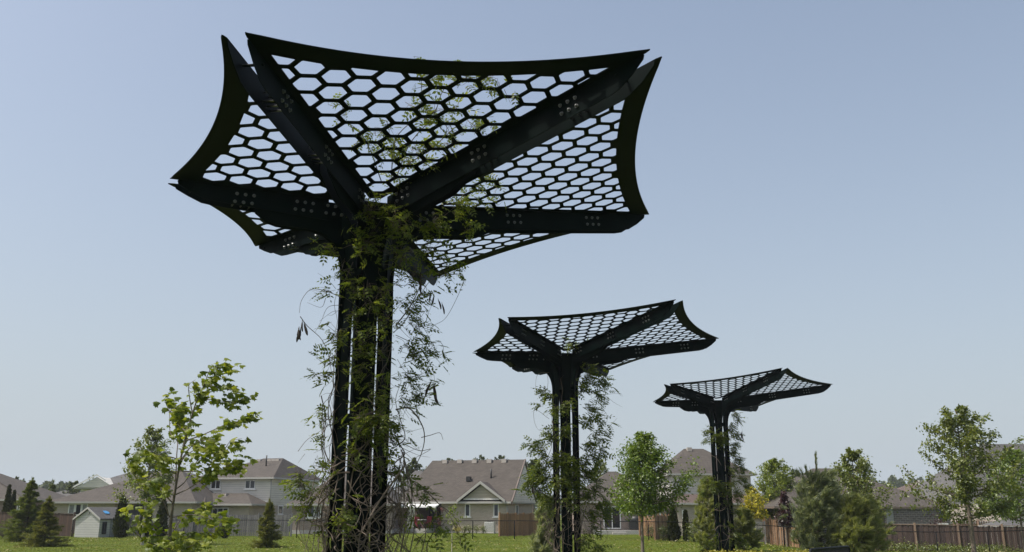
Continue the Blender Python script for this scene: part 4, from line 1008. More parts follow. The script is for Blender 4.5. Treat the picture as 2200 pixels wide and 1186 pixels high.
class House:
    def __init__(s, name, label, px, Y, rot=0.0, cat='house', group='houses along the far side of the lawn'):
        s.Y = Y; s.k = kpx(Y); s.px = px; s.rot = R(rot); s.c = math.cos(s.rot)
        x = xx(px, Y); s.z0 = gz(x, Y) if True else 0
        s.root = empty(name, (x, Y, 0), s.rot, label, cat, group)
    def X(s, px):                     # local x of a photograph column on the front plane (local y = 0)
        # ray through column px meets the front plane
        tx = (px-1100.0)/FPX*CP; x0 = xx(s.px, s.Y)
        # x0 + c*u = tx*(Y + sin*u)
        return (tx*s.Y - x0)/(s.c - tx*math.sin(s.rot))
    def Z(s, py, y=0.0): return zz(py, s.Y + y)
    def wall(s, x0, x1, y0, y1, z0, z1, mat, name='wall'): return MB().box(x0, x1, y0, y1, z0, z1).build(name, M[mat], s.root)
    def roof(s, x0, x1, y0, y1, ze, zr, rx0, rx1, mat='roof', oh=.4, ry=None, fascia='trim_grey', name='roof'):
        a0, a1, b0, b1 = x0-oh, x1+oh, y0-oh, y1+oh; ry = (y0+y1)/2 if ry is None else ry; t = .06
        v = [(a0,b0,ze), (a1,b0,ze), (a1,b1,ze), (a0,b1,ze), (rx0,ry,zr), (rx1,ry,zr)]
        lo = [(x, y, z-t) for x, y, z in v[:4]]
        f = [(0,1,5,4), (2,3,4,5), (1,2,5), (3,0,4), (0,6,7,1), (1,7,8,2), (2,8,9,3), (3,9,6,0), (6,9,8,7)]
        r = MB().add(v+lo, f).build(name, M[mat], s.root)
        g = MB(); h = .13
        g.box(a0-.02, a1+.02, b0-.09, b0-.003, ze-h, ze+.015); g.box(a1+.003, a1+.09, b0-.09, b1, ze-h, ze+.015); g.box(a0-.09, a0-.003, b0-.09, b1, ze-h, ze+.015)
        g.build('gutter', M[fascia], r)
        MB().box(a0, a1, b0, b1, ze-h, ze-t-.002).build('soffit', M['trim_grey'], r)
        return r
    def window(s, x0, x1, z0, z1, y=0.0, mull=1, pane='glass', face='front', fx=0.0, sill=True, fr=.07, frame='trim', name='window'):
        def B(mb, u0, u1, v0, v1, d0, d1):
            if face == 'front': mb.box(u0, u1, y-d1, y-d0, v0, v1)
            else: mb.box(fx+d0, fx+d1, u0, u1, v0, v1)
        mb = MB()
        B(mb, x0, x1, z0, z0+fr, 0, .06); B(mb, x0, x1, z1-fr, z1, 0, .06); B(mb, x0, x0+fr, z0+fr, z1-fr, 0, .06); B(mb, x1-fr, x1, z0+fr, z1-fr, 0, .06)
        for m in range(1, mull+1):
            c = x0 + (x1-x0)*m/(mull+1); B(mb, c-fr*.5, c+fr*.5, z0+fr, z1-fr, 0, .055)
        w = mb.build(name, M[frame], s.root)
        for m in range(mull+1):
            c0 = x0 + (x1-x0)*m/(mull+1) + fr*.5; c1_ = x0 + (x1-x0)*(m+1)/(mull+1) - fr*.5
            p = MB(); B(p, c0, c1_, z0+fr, z1-fr, .004, .02); p.build('pane', M[pane if not isinstance(pane, (list, tuple)) else pane[m % len(pane)]], w)
        if sill:
            q = MB(); B(q, x0-.1, x1+.1, z0-.1, z0-.003, 0, .10); q.build('sill', M['trim'], w)
        return w
    def vent(s, px, py, w=.45, name='roof_vent'):
        """box vent standing where the sight line meets height py on the roof ridge region (local front slope)"""
        pass
def on_slope(H, x, f, y0, ze, ry, zr, oh=.4):
    """point on the front slope: f = 0 at the eave, 1 at the ridge"""
    return Vector((x, (y0-oh) + (ry-(y0-oh))*f, ze + (zr-ze)*f))
def box_vent(H, p, w=.42, h=.16): MB().box(p.x-w/2, p.x+w/2, p.y-w/2, p.y+w/2, p.z-.12, p.z+h).build('roof_vent', M['vent'], H.root)
def pipe(H, p, h=.55, r=.07): MB().tube([(p.x, p.y, p.z-.1), (p.x, p.y, p.z+h)], r, 8).build('vent_pipe', M['pipe'], H.root)

# far left: only the falling roof slope shows
h = House('bungalow', 'dark brick bungalow at the left edge, only its sloping roof end showing', -260, 80)
e = h.Z(1073); h.wall(0, h.X(48), 0, 9, -.8, e-.13, 'brick_red')
h.roof(0, h.X(48), 0, 9, e, h.Z(985, 4), 4, h.X(-175), 'roof')
h.window(h.X(36), h.X(42), h.Z(1098), h.Z(1083), mull=0)

# hip-roofed bungalow on the left
h = House('bungalow', 'hip-roofed tan brick bungalow behind the grey shed on the left', 112, 76)
e = h.Z(1078); xr = h.X(412); zr = h.Z(1011, 6)
h.wall(0, xr, 0, 12, -.5, e-.13, 'brick_tan')
h.roof(0, xr, 0, 12, e, zr, h.X(262)+.8, h.X(300)+1, 'roof')
h.window(h.X(147), h.X(161), h.Z(1105), h.Z(1082), mull=0, pane='curtain', sill=False); h.window(h.X(161)+.02, h.X(175), h.Z(1107), h.Z(1082), mull=0, sill=False, name='patio_door'); h.window(h.X(175)+.02, h.X(188), h.Z(1105), h.Z(1082), mull=0, pane='curtain', sill=False)
MB().box(h.X(273), h.X(316), -.06, .0-.004, h.Z(1118), h.Z(1084)).build('recess_shade_plate', M['recess_shade'], h.root)  # flat dark plate on the wall, painted shade in place of a recess
MB().box(h.X(246), h.X(272), -.05, -.004, h.Z(1118), h.Z(1082)).build('brick_panel', M['brick_red'], h.root)
# grey gabled house behind it
h = House('gabled_house', 'grey-roofed house with a white gable edge, peeping over the hip-roofed bungalow', 168, 104)
e = h.Z(1048); h.wall(0, 14, 0, 10, -.5, e-.13, 'siding')
h.roof(0, 14, 0, 10, e, h.Z(1013, 5), 3.5, 10, 'roof_grey')
gp = h.X(206); gz_ = h.Z(1025)
MB().prism([(h.X(168)-.3, -.62, e+.02), (gp+2.0, -.62, e+.02), (gp, -.62, gz_)], (0, 3.5, 0)).build('gable', M['siding'], h.root)
for a, b in (((h.X(168)-.5, e), (gp, gz_+.15)), ((gp, gz_+.15), (gp+1.0, gz_-.45))):
    MB().prism([(a[0], -.75, a[1]), (b[0], -.75, b[1]), (b[0], -.75, b[1]+.17), (a[0], -.75, a[1]+.17)], (0, .1, 0)).build('rake_board', M['trim'], h.root)
# dark roofs left of it
h = House('bungalow', 'low dark grey roof far behind the spruces on the left', 92, 118)
e = h.Z(1066); h.wall(0, 7, 0, 8, -.5, e-.13, 'siding'); h.roof(0, 7, 0, 8, e, h.Z(1048, 4), 2, 5, 'roof_grey')

# two-storey grey house on the left
h = House('two_storey_house', 'two-storey pale grey sided house with a brown hip roof, left of the nearest column', 578, 82, -14)
e2 = h.Z(1026); e1_ = h.Z(1083, -1.5); xl = h.X(424); D = 9.5
h.wall(xl, 0, 0, D, e1_-.1, e2-.13, 'siding', 'upper_wall')
h.wall(xl+.02, -.02, .02, D-.02, -.5, e1_-.104, 'brick_tan', 'lower_wall')
zr = h.Z(984, 4.7); h.roof(xl, 0, 0, D, e2, zr, h.X(545)-2.0, h.X(583)-1.7, 'roof', oh=.45)
h.window(h.X(523), h.X(545), h.Z(1050), h.Z(1031)); h.window(h.X(449), h.X(470), h.Z(1050), h.Z(1031))
h.window(3.6, 4.4, h.Z(1047, 2), h.Z(1032, 2), face='right', fx=0.0, mull=0)
h.window(1.6, 2.5, h.Z(1105, 1), h.Z(1086, 1), face='right', fx=-.02, mull=0)
# one-storey front of the house
fy = -3.0; xe = -.25
h.wall(h.X(388), xe, fy, -.01, -.5, e1_-.13, 'brick_tan', 'front_wall')
h.roof(h.X(388), xe, fy, -.42, e1_, h.Z(1059, -1), h.X(440), h.X(541)-.3, 'roof', ry=-.43)
h.window(h.X(499)-.1, h.X(533)-.1, h.Z(1108, -3), h.Z(1091, -3), y=fy, mull=2); h.window(h.X(465), h.X(476), h.Z(1104, -3), h.Z(1088, -3), y=fy, mull=0, pane='curtain'); h.window(h.X(409), h.X(418), h.Z(1104, -3), h.Z(1088, -3), y=fy, mull=0)
box_vent(h, Vector((h.X(494), -1.0, h.Z(1062, -1)-.1)), .5); 
for px in (538, 562, 572, 580): box_vent(h, Vector((h.X(px)-1.8, 4.2, zr-.25)), .4, .14)
pipe(h, Vector((.2-2.2, 2.6, e2+1.2)), .9, .06)
MB().tube([(.06, -.06, e2-.1), (.06, -.06, e1_)], .05, 6).build('downspout', M['trim_grey'], h.root)

# brick bungalow beside it, running behind the nearest column
h = House('bungalow', 'pinkish brick bungalow just left of and behind the nearest column', 627, 74)
e = h.Z(1083); xr = h.X(842)
h.wall(0, xr, 0, 11, -.3, e-.13, 'brick_pink'); h.wall(-.04, xr+.04, -.04, 11.04, -.4, h.Z(1139), 'concrete', 'foundation')
h.roof(0, xr, 0, 11, e, h.Z(1008, 5.5), h.X(692)+1, h.X(770), 'roof')
h.window(h.X(661), h.X(690), h.Z(1112), h.Z(1086), mull=1, name='patio_door', pane=('glass', 'curtain'))
# grey roof between it and the gabled house
h = House('bungalow', 'plain grey roof between the nearest column and the gabled house', 836, 92)
e = h.Z(1072); h.wall(0, h.X(960), 0, 9, -.5, e-.13, 'siding'); h.roof(0, h.X(960), 0, 9, e, h.Z(1011, 4.5), 2.0, h.X(960)-3, 'roof_grey')

# central gabled house
HG = House('gabled_house', 'tan brick house with a large brown roof and a small front gable, beyond the lawn', 1091, 76, -13.8)
h = HG; e = h.Z(1078); D = 9.0; xl = h.X(856); ry = D/2; zr = h.Z(987.5, 4.6)
xp = h.X(948)
h.wall(xp, 0, 0, D, -.45, e-.13, 'brick_tan'); h.wall(xl+.3, xp-.01, 3.2, D, -.45, e-.14, 'brick_red', 'recessed_wall')
h.wall(xp-.03, .04, -.04, D+.04, -.5, h.Z(1142), 'concrete', 'foundation')
oh = .4
r = MB().add([(xl, -oh, e), (.35, -oh, e), (.35, D+oh, e), (xl, D+oh, e), (h.X(914)-1.0, ry, zr), (.35, ry, zr), (xl, -oh, e-.08), (.35, -oh, e-.08), (.35, D+oh, e-.08), (xl, D+oh, e-.08)],
             [(0,1,5,4), (2,3,4,5), (3,0,4), (1,2,5), (0,6,7,1), (1,7,8,2), (2,8,9,3), (3,9,6,0), (6,9,8,7)]).build('roof', M['roof'], h.root)
g = MB().box(xl-.02, .37, -oh-.1, -oh-.003, e-.14, e+.015).build('gutter', M['trim_grey'], r)
MB().box(xl, .34, -oh, D+oh, e-.13, e-.085).build('soffit', M['trim_grey'], r)
# gable end wall on the right: siding above the brick
MB().prism([(.003, 0.05, e-.05), (.003, D-.05, e-.05), (.003, ry, zr-.35)], (.36, 0, 0)).build('gable_wall', M['siding'], h.root)
for a, b in (((-oh, e-.02), (ry, zr)), ((D+oh, e-.02), (ry, zr))):
    MB().prism([(.37, a[0], a[1]-.2), (.37, b[0], b[1]-.2), (.37, b[0], b[1]+.05), (.37, a[0], a[1]+.05)], (.10, 0, 0)).build('rake_board', M['trim_brown'], r)
h.window(2.6, 3.5, h.Z(1106, 2), h.Z(1084, 2), face='right', fx=0.0, mull=0); h.window(ry-.3, ry+.2, h.Z(1032, 4), h.Z(1021, 4), face='right', fx=.36, mull=0, pane='curtain')
# small front gable
xa, xb, xm = h.X(988), h.X(1086), h.X(1035.5); zt = h.Z(1034, -.4); zb = e+.18; yb = -.30
zf = zb
slope_y = lambda z: -oh + (ry+oh)*(z-e)/(zr-e)
MB().prism([(xa+.35, yb, zb), (xb-.35, yb, zb), (xm, yb, zt-.28)], (0, .12, 0)).build('gable_siding', M['siding_tan'], h.root)
gr = MB().add([(xa-.1, yb-.25, zb-.08), (xm, yb-.25, zt), (xm, slope_y(zt)+.15, zt), (xa-.1, slope_y(zb)+.1, zb-.08), (xb+.1, yb-.25, zb-.08), (xb+.1, slope_y(zb)+.1, zb-.08),
               (xa-.1, yb-.25, zb-.18), (xm, yb-.25, zt-.10), (xb+.1, yb-.25, zb-.18)], [(0,1,2,3), (1,4,5,2), (0,6,7,1), (1,7,8,4)]).build('gable_roof', M['roof'], h.root)
for a, b in (((xa-.1, zb-.1), (xm, zt)), ((xb+.1, zb-.1), (xm, zt))):
    MB().prism([(a[0], yb-.32, a[1]-.16), (b[0], yb-.32, b[1]-.20), (b[0], yb-.32, b[1]+.03), (a[0], yb-.32, a[1]+.06)], (0, .09, 0)).build('rake_board', M['trim_grey'], gr)
MB().box(xa+.4, xb-.4, yb-.05, yb-.003, zb-.02, zb+.07).build('gable_trim', M['trim'], gr)
h.window(h.X(999), h.X(1010.5), h.Z(1110), h.Z(1082), mull=0); h.window(h.X(1060.5), h.X(1072), h.Z(1110), h.Z(1082), mull=0)
for px in (945, 979, 1013, 1047, 1081): p = on_slope(h, h.X(px)-1.0, .955, 0, e, ry, zr); box_vent(h, p, .42, .2)
pipe(h, on_slope(h, h.X(1053)-.55, .55, 0, e, ry, zr), .75, .07)
p = on_slope(h, h.X(1004)-.5, .50, 0, e, ry, zr); MB().box(p.x-.18, p.x+.18, p.y-.25, p.y+.15, p.z-.1, p.z+.3).build('roof_vent', M['pipe'], h.root)
MB().tube([(-.05, -.08, e-.1), (-.05, -.08, .0)], .05, 6).build('downspout', M['trim_grey'], h.root)
h.window(h.X(893), h.X(936), .25, 2.05, y=3.2, mull=2, sill=False, frame='trim_brown', name='glass_door')
MB().box(h.X(938)-.07, h.X(938)+.07, -.2, -.06, 0, e-.14).build('porch_post', M['trim_brown'], h.root)
# deck, awning, furniture: things of their own
def local_pt(H, x, y, z): return H.root.matrix_basis @ Vector((x, y, z))
deck = MB().box(h.X(862), h.X(936), -2.2, 3.1, -.1, h.Z(1137, -2)).build('patio_deck', M['concrete']); deck.location = h.root.location; deck.rotation_euler = h.root.rotation_euler
tag(deck, 'pale patio deck in front of the recessed porch of the gabled house', 'deck')
aw = MB(); aw.prism([(h.X(869), -.45, e-.16), (h.X(869), -1.5, e-.34), (h.X(869), -1.5, e-.46), (h.X(869), -.45, e-.22)], (h.X(948)-h.X(869), 0, 0))
aw = aw.build('patio_awning', M['awning']); aw.location = h.root.location; aw.rotation_euler = h.root.rotation_euler; tag(aw, 'white folded patio awning under the eave of the gabled house', 'awning')
def furn(H, name, label, cat, x, y, z, rz=0, group=None): return empty(name, local_pt(H, x, y, z), H.rot+rz, label, cat, group)
dz_ = h.Z(1137, -2)
def red_chair(label, px, y, rz):
    t = furn(HG, 'patio_chair', label, 'chair', HG.X(px), y, dz_, rz, 'red patio chairs')
    MB().box(-.24, .24, -.24, .24, .43, .47).build('seat', M['red_paint'], t)
    mb = MB()
    for k in range(5): mb.box(-.24+k*.105, -.18+k*.105, .22, .25, .50, .92)
    mb.box(-.25, .25, .215, .255, .90, .96); mb.build('backrest', M['red_paint'], t)
    for sx in (-.22, .22):
        MB().tube([(sx, -.24, 0), (sx, .2, .44)], .018, 6).build('leg', M['red_paint'], t); MB().tube([(sx, .24, 0), (sx, -.2, .44)], .018, 6).build('leg', M['red_paint'], t)
red_chair('red folding chair standing left on the patio', 911, -1.2, R(60)); red_chair('red folding chair standing right on the patio by the post', 927, -1.0, R(-25))
t = furn(HG, 'patio_table', 'small round table between the two red patio chairs', 'table', HG.X(921), -1.6, dz_)
MB().tube([(0,0,.68), (0,0,.71)], .36, 16, smooth=False).build('table_top', M['trim'], t)
for k in range(3): MB().tube([(math.cos(k*2.09)*.28, math.sin(k*2.09)*.28, 0), (0, 0, .68)], .016, 5).build('leg', M['pipe'], t)
bush('red flowering plant beside the patio post', 943, 74.2, .9, .55, 'redleaf', n=120, leaf=.08, name='flowering_plant', cat='plant', z=.35)
hb_ = bush('hanging red flower basket at the porch corner of the gabled house', 950, 75.3, .5, .5, 'redleaf', n=110, leaf=.07, name='flower_basket', cat='plant', z=1.55)
t = furn(HG, 'wall_lantern', 'pale lantern hanging at the porch corner', 'lamp', HG.X(938)-.05, -.3, e-.75); MB().box(-.09,.09,-.09,.09,0,.32).build('lamp_body', M['trim'], t); MB().tube([(0,0,.32), (0,0,.61)], [.05,.01], 6).build('hanger', M['pipe'], t)
t = furn(HG, 'cooling_unit', 'white boxy cooling unit against the tan brick wall', 'cooling unit', HG.X(1058), -.75, 0)
MB().box(-.38, .38, -.3, .3, .05, .88).build('casing', M['ac'], t)
for k in range(7): MB().box(-.34, .34, -.312, -.302, .14+k*.1, .17+k*.1).build('grille_slat', M['trim_grey'], t)
MB().box(-.42, .42, -.34, .34, .0, .05).build('base', M['concrete'], t); MB().tube([(0,0,.88), (0,0,.92)], .26, 14, smooth=False).build('fan_guard', M['pipe'], t)
t = furn(HG, 'hose_reel', 'dark round hose reel on the wall of the gabled house', 'hose reel', HG.X(978), -.12, h.Z(1131)); 
for r_ in (.16, .21, .26): MB().tube([(r_*math.cos(a*.393), 0, r_*math.sin(a*.393)) for a in range(17)], .03, 6).build('hose_coil', M['pipe'], t)
MB().tube([(0,-.06,0), (0,.1,0)], .08, 8).build('hub', M['pipe'], t)
for i, (px, w, mt) in enumerate(((984, .85, 'cover'), (999, .75, 'shrub'), (1010, .75, 'shrub'), (1024, .95, 'shrub'), (1038, .6, 'shrub'))):
    bush(['yellow-green low shrub at the left of the row under the brick wall', 'second low shrub from the left under the brick wall', 'middle low shrub under the brick wall', 'widest low shrub under the brick wall', 'small low shrub nearest the cooling unit'][i], px, 74.6, .62, w, mt, n=420, leaf=.07, group='low shrubs under the brick wall')

# bungalow behind the middle column and the bright maple
h = House('bungalow', 'brown brick bungalow with a glass patio door behind the round bright maple', 1236, 73)
e = h.Z(1077); xr = h.X(1432); h.wall(0, xr, 0, 11, -.4, e-.13, 'brick_pink'); h.roof(0, xr, 0, 11, e, h.Z(1013, 5.5), h.X(1270)+2, h.X(1400)-2, 'roof')
h.window(h.X(1296), h.X(1333), h.Z(1136), h.Z(1088), mull=1, sill=False, name='patio_door'); h.window(h.X(1385), h.X(1419), h.Z(1112), h.Z(1091), mull=1, pane='curtain')
dk = MB(); dk.box(h.X(1272), h.X(1372), -1.6, -.05, -.1, .30); dk = dk.build('wooden_deck', M['trim_grey']); dk.location = h.root.location; tag(dk, 'low grey wooden deck before the glass patio door', 'deck')
st_ = MB(); st_.box(h.X(1309), h.X(1338), -2.1, -1.61, -.1, .15); st_ = st_.build('deck_step', M['concrete']); st_.location = h.root.location; tag(st_, 'single pale step in front of the low grey deck', 'step')
t = furn(h, 'barbecue', 'black covered barbecue on the low deck by the brick wall', 'barbecue', h.X(1363), -.6, .30); MB().box(-.5, .5, -.28, .28, .1, .75).build('cabinet', M['pipe'], t); MB().tube([(-.42, 0, .78), (.42, 0, .78)], .29, 12).build('lid', M['pipe'], t); MB().box(-.8,-.5,-.25,.25,.68,.72).build('side_shelf', M['pipe'], t)

# two-storey house on the right
h = House('two_storey_house', 'two-storey pale grey sided house behind the farthest canopy', 1447, 75, 2)
e2 = h.Z(1018); xr = h.X(1617); e1_ = h.Z(1081, -1.2); D = 8.5
h.wall(0, xr, 0, D, e1_-.1, e2-.13, 'siding', 'upper_wall'); h.wall(.02, xr-.02, .02, D-.02, -1, e1_-.104, 'brick_tan', 'lower_wall')
zr = h.Z(964, 4.2); h.roof(0, xr, 0, D, e2, zr, h.X(1506)-.2, h.X(1545), 'roof', oh=.35)
h.window(h.X(1459), h.X(1486), h.Z(1045), h.Z(1023), pane=('curtain', 'curtain')); box_vent(h, Vector((h.X(1508)+.1, 3.9, zr-.12)), .4, .2)
fy = -2.4; h.wall(-.2, xr+.8, fy, -.01, -1, e1_-.13, 'brick_tan', 'front_wall'); h.roof(-.2, xr+.8, fy, -.42, e1_, h.Z(1062, -.5), .4, xr+.2, 'roof_red', ry=-.43, oh=.3)
h.window(h.X(1451), h.X(1456), h.Z(1128, -2.4), h.Z(1096, -2.4), y=fy, mull=0)
t = furn(h, 'utility_box', 'small white utility box on the wall of the right two-storey house', 'utility box', h.X(1487), fy-.1, h.Z(1120, -2.5)); MB().box(-.13,.13,-.09,.09,0,.3).build('box_body', M['trim'], t); MB().box(-.15,.15,-.11,.10,.3,.34).build('box_lid', M['trim_grey'], t)

# dark brick bungalow on the right
h = House('bungalow', 'dark grey brick bungalow with a wide brown hip roof on the right', 1690, 68)
e = h.Z(1089); xr = h.X(2040)
h.wall(0, xr, 1.5, 12, -1.3, e-.13, 'brick_dark'); h.wall(h.X(1900), xr-.01, 0, 1.49, -1.3, e-.14, 'brick_dark', 'front_wall')
h.roof(0, xr, .45, 12, e, h.Z(1006, 6), h.X(1795)+.6, h.X(1855), 'roof', oh=.5, fascia='trim_brown'); 
h.roof(-.6, h.X(1760), 0, 4, e+.02, h.Z(1057, 2), h.X(1702)+.2, h.X(1740), 'roof', oh=.3, fascia='trim_brown', name='side_roof')
h.window(h.X(2013), h.X(2030), h.Z(1124), h.Z(1092), mull=0, frame='trim_brown'); h.window(h.X(1698), h.X(1712), h.Z(1104), h.Z(1090), y=1.5, mull=0, frame='trim_brown')
MB().box(h.X(1903), h.X(1918), -.05, -.004, h.Z(1126), h.Z(1092)).build('grey_panel', M['siding_shed_dark'], h.root)
# farther houses on the right
h = House('bungalow', 'small brown roof showing between the dark brick bungalow and the tall maple', 1958, 112); e = h.Z(1062); h.wall(0, 10, 0, 9, -1, e-.13, 'siding'); h.roof(0, 10, 0, 9, e, h.Z(1034, 4.5), 3, 6, 'roof_red')
MB().box(2.0, 2.5, 1.5, 2.0, e+.5, e+1.7).build('chimney', M['trim_grey'], h.root)
h = House('gabled_house', 'tall pale grey roof at the right edge behind the maples', 2022, 96); e = h.Z(1083); D = 12
h.wall(.4, 20, 0, D, -1, e-.13, 'siding'); h.roof(0, 20, 0, D, e, h.Z(954, 6), 8.2, 19, 'roof_grey')
h = House('bungalow', 'low tan roofed building behind the slatted fence on the right', 2046, 80); e = h.Z(1121); h.wall(0, h.X(2150), 0, 6, -1.5, e-.13, 'brick_tan'); h.roof(0, h.X(2150), 0, 6, e, h.Z(1084, 3), .4, h.X(2150)-.4, 'roof_tan')

# ------------------------------------------------------------------ garden sheds
h = House('garden_shed', 'white and grey garden shed with a blue patch on its roof, left of the cedars', 217, 64, -22, 'shed', None)
e = h.Z(1113); W = 2.15; zr = h.Z(1091.5); D = 2.4
h.wall(-W, 0, 0, D, -.05, e-.02, 'siding_shed')
MB().prism([(-W, .0, e-.02), (0, .0, e-.02), (-W/2, 0, zr-.08)], (0, D, 0)).build('gable_wall', M['siding_shed'], h.root)
ro = MB()
for sx, ex in ((-W-.14, -W/2), (.14, -W/2)):
    ro.prism([(sx, -.12, e-.10), (ex, -.12, zr), (ex, -.12, zr+.06), (sx, -.12, e-.04)], (0, D+.24, 0))
ro = ro.build('roof', M['roof_grey'], h.root)
for sx in (-W-.16, .16): MB().prism([(sx, -.16, e-.16), (-W/2, -.16, zr-.06), (-W/2, -.16, zr+.07), (sx, -.16, e-.03)], (0, .035, 0)).build('rake_board', M['trim_grey'], ro)
fz = lambda f: zr+.07 + (e-.04-zr)*f
MB().add([(-W/2+(W/2+.14)*f, y, fz(f)+.012) for f, y in ((.38,.75), (.62,.7), (.66,1.05), (.5,1.2), (.36,1.05))], [(0,1,2,3,4)]).build('tarp_patch', M['blue_tarp'], ro)
MB().box(.004, .04, .25, .62, e-1.05, e-.25).build('window', M['glass'], h.root); MB().box(.004, .05, .95, D-.12, -.02, e-.12).build('door', M['siding_shed_dark'], h.root)
MB().box(-W/2-.1, -W/2+.1, -.05, -.003, zr-.42, zr-.24).build('gable_vent', M['trim_grey'], h.root)
h = House('garden_shed', 'pale shed roof behind the brown fence at the right edge', 2152, 66, 0, 'shed', None)
e = h.Z(1130); h.wall(0, 4, 0, 3, -1.3, e-.05, 'siding_shed'); h.roof(0, 4, 0, 3, e, h.Z(1112, 1.5), 1.2, 2.8, 'roof_grey', oh=.15, fascia='trim')

# ------------------------------------------------------------------ fences
M['wood_brown'] = wood('brown_fence_wood', (0.085, 0.054, 0.04)); M['wood_dark'] = wood('dark_fence_wood', (0.075, 0.05, 0.042)); M['wood_new'] = wood('new_fence_wood', (0.26, 0.155, 0.085))
M['wood_post'] = wood('fence_post_wood', (0.22, 0.155, 0.11)); M['wood_grey'] = wood('grey_fence_wood', (0.15, 0.15, 0.15)); M['wood_pale'] = wood('pale_deck_wood', (0.34, 0.34, 0.33))
FG = 'garden fences'
def board_fence(label, p0, p1, top0, top1, bmat, pmat, board=.14, gap=.006, post=2.4, cap=True, post_up=.12, name='board_fence', low=0.03, rails=2, alt=0.0, jag=.015):
    """p0/p1: (px, Y); top0/top1 photograph rows of the board tops"""
    a = Vector((xx(*p0), p0[1], 0)); b = Vector((xx(*p1), p1[1], 0)); L = (b-a).length; ang = math.atan2(b.y-a.y, b.x-a.x)
    root = empty(name, a, ang, label, 'fence', FG); n = int(L/(board+gap)); ztop = lambda t: zz(top0, p0[1])*(1-t) + zz(top1, p1[1])*t
    unit = MB().box(0, board, -.012, .012, 0, 1).mesh('board', M[bmat])
    for i in range(n):
        t = (i+.5)/n; w = a.lerp(b, t); g = gz(w.x, w.y)
        o = link('board', unit, root, (i*(board+gap), (alt if i % 2 else -alt)+rnd.uniform(-.004,.004), g+low)); o.scale = (1, 1, ztop(t)-g-low+rnd.uniform(-jag, jag))
    m = max(1, int(round(L/post)))
    for i in range(m+1):
        t = i/m; w = a.lerp(b, t); g = gz(w.x, w.y)
        MB().box(t*L-.055, t*L+.055, -.075-alt, .03, g-.05, ztop(t)+post_up).build('post', M[pmat], root)
    for i in range(m):
        for z_ in ([.25, .82] if rails == 2 else [.15, .5, .85]):
            w = a.lerp(b, (i+.5)/m); g = gz(w.x, w.y); zt = ztop((i+.5)/m)
            MB().box(i*L/m+.056, (i+1)*L/m-.056, .03+alt-.012, .07+alt, g+(zt-g)*z_-.04, g+(zt-g)*z_+.04).build('rail', M[bmat], root)
        if cap:
            MB().prism([(i*L/m+.056, -.05, ztop(i/m)+.018), ((i+1)*L/m-.056, -.05, ztop((i+1)/m)+.018), ((i+1)*L/m-.056, -.05, ztop((i+1)/m)+.05), (i*L/m+.056, -.05, ztop(i/m)+.05)], (0, .1, 0)).build('cap_board', M[pmat], root)
    return root
board_fence('reddish brown board fence at the left edge behind the big spruce', (-15, 67), (162, 66), 1101, 1104, 'wood_brown', 'wood_brown', post=2.0, cap=True)
board_fence('long weathered grey board fence behind the lone small spruce', (278, 67), (628, 66), 1106, 1106, 'wood_grey', 'wood_grey', board=.12, gap=.025, post=2.4, cap=False, jag=.01)
board_fence('stepped new wooden fence right of the gabled house', (1073, 66), (1158, 68), 1104, 1105, 'wood_new', 'wood_new', board=.16, gap=.01, post=.75, post_up=.10, cap=True)
board_fence('new wooden gate fence with gaps between its boards, behind the round maple trunk', (1374, 68), (1404, 66.5), 1108, 1108, 'wood_new', 'wood_new', board=.12, gap=.06, post=1.0, cap=False)
board_fence('short new wooden fence return facing sideways, left of the brownish cedar', (1404, 58), (1436, 66), 1106, 1108, 'wood_new', 'wood_new', board=.14, gap=.01, post=2.0, cap=False)
board_fence('orange-brown wooden fence left of the purple tree', (1641, 63), (1668, 60), 1115, 1117, 'wood_new', 'wood_new', board=.13, gap=.05, post=1.6, cap=False, alt=.02)
board_fence('lower orange-brown fence section under the purple tree', (1668, 59.5), (1712, 57), 1132, 1133, 'wood_new', 'wood_new', board=.13, gap=.05, post=1.6, cap=False, alt=.02)
board_fence('long dark brown board fence with pale posts on the right', (1872, 58), (2245, 55), 1127, 1132, 'wood_dark', 'wood_post', board=.14, gap=.008, post=2.25, post_up=.14, alt=.012)
board_fence('slatted reddish fence farther back beside the tall maple', (2046, 72), (2152, 70), 1116, 1122, 'wood_brown', 'wood_post', board=.10, gap=.07, post=2.0, cap=True)
def railing():
    Y = 61.5; a = xx(1612, Y); b = xx(1642, Y); z0 = zz(1152, Y); z1 = zz(1121, Y)
    root = empty('deck_railing', (a, Y, gz(a, Y)), 0, 'pale grey deck railing under the golden tree', 'railing'); g = gz(a, Y); L = b-a
    MB().box(0, L, -.03, .03, z1-g-.06, z1-g).build('top_rail', M['wood_pale'], root); MB().box(0, L, -.03, .03, z0-g+.14, z0-g+.20).build('bottom_rail', M['wood_pale'], root)
    for i in range(8): MB().box(i*L/7.4, i*L/7.4+.05, -.02, .02, z0-g+.2, z1-g-.06).build('baluster', M['wood_pale'], root)
    for x in (0, L-.09): MB().box(x, x+.09, -.045, .045, -.05, z1-g+.05).build('post', M['wood_pale'], root)
    MB().box(0, L, .031, 2.4, z0-g, z0-g+.12).build('deck_floor', M['wood_grey'], root)
railing()
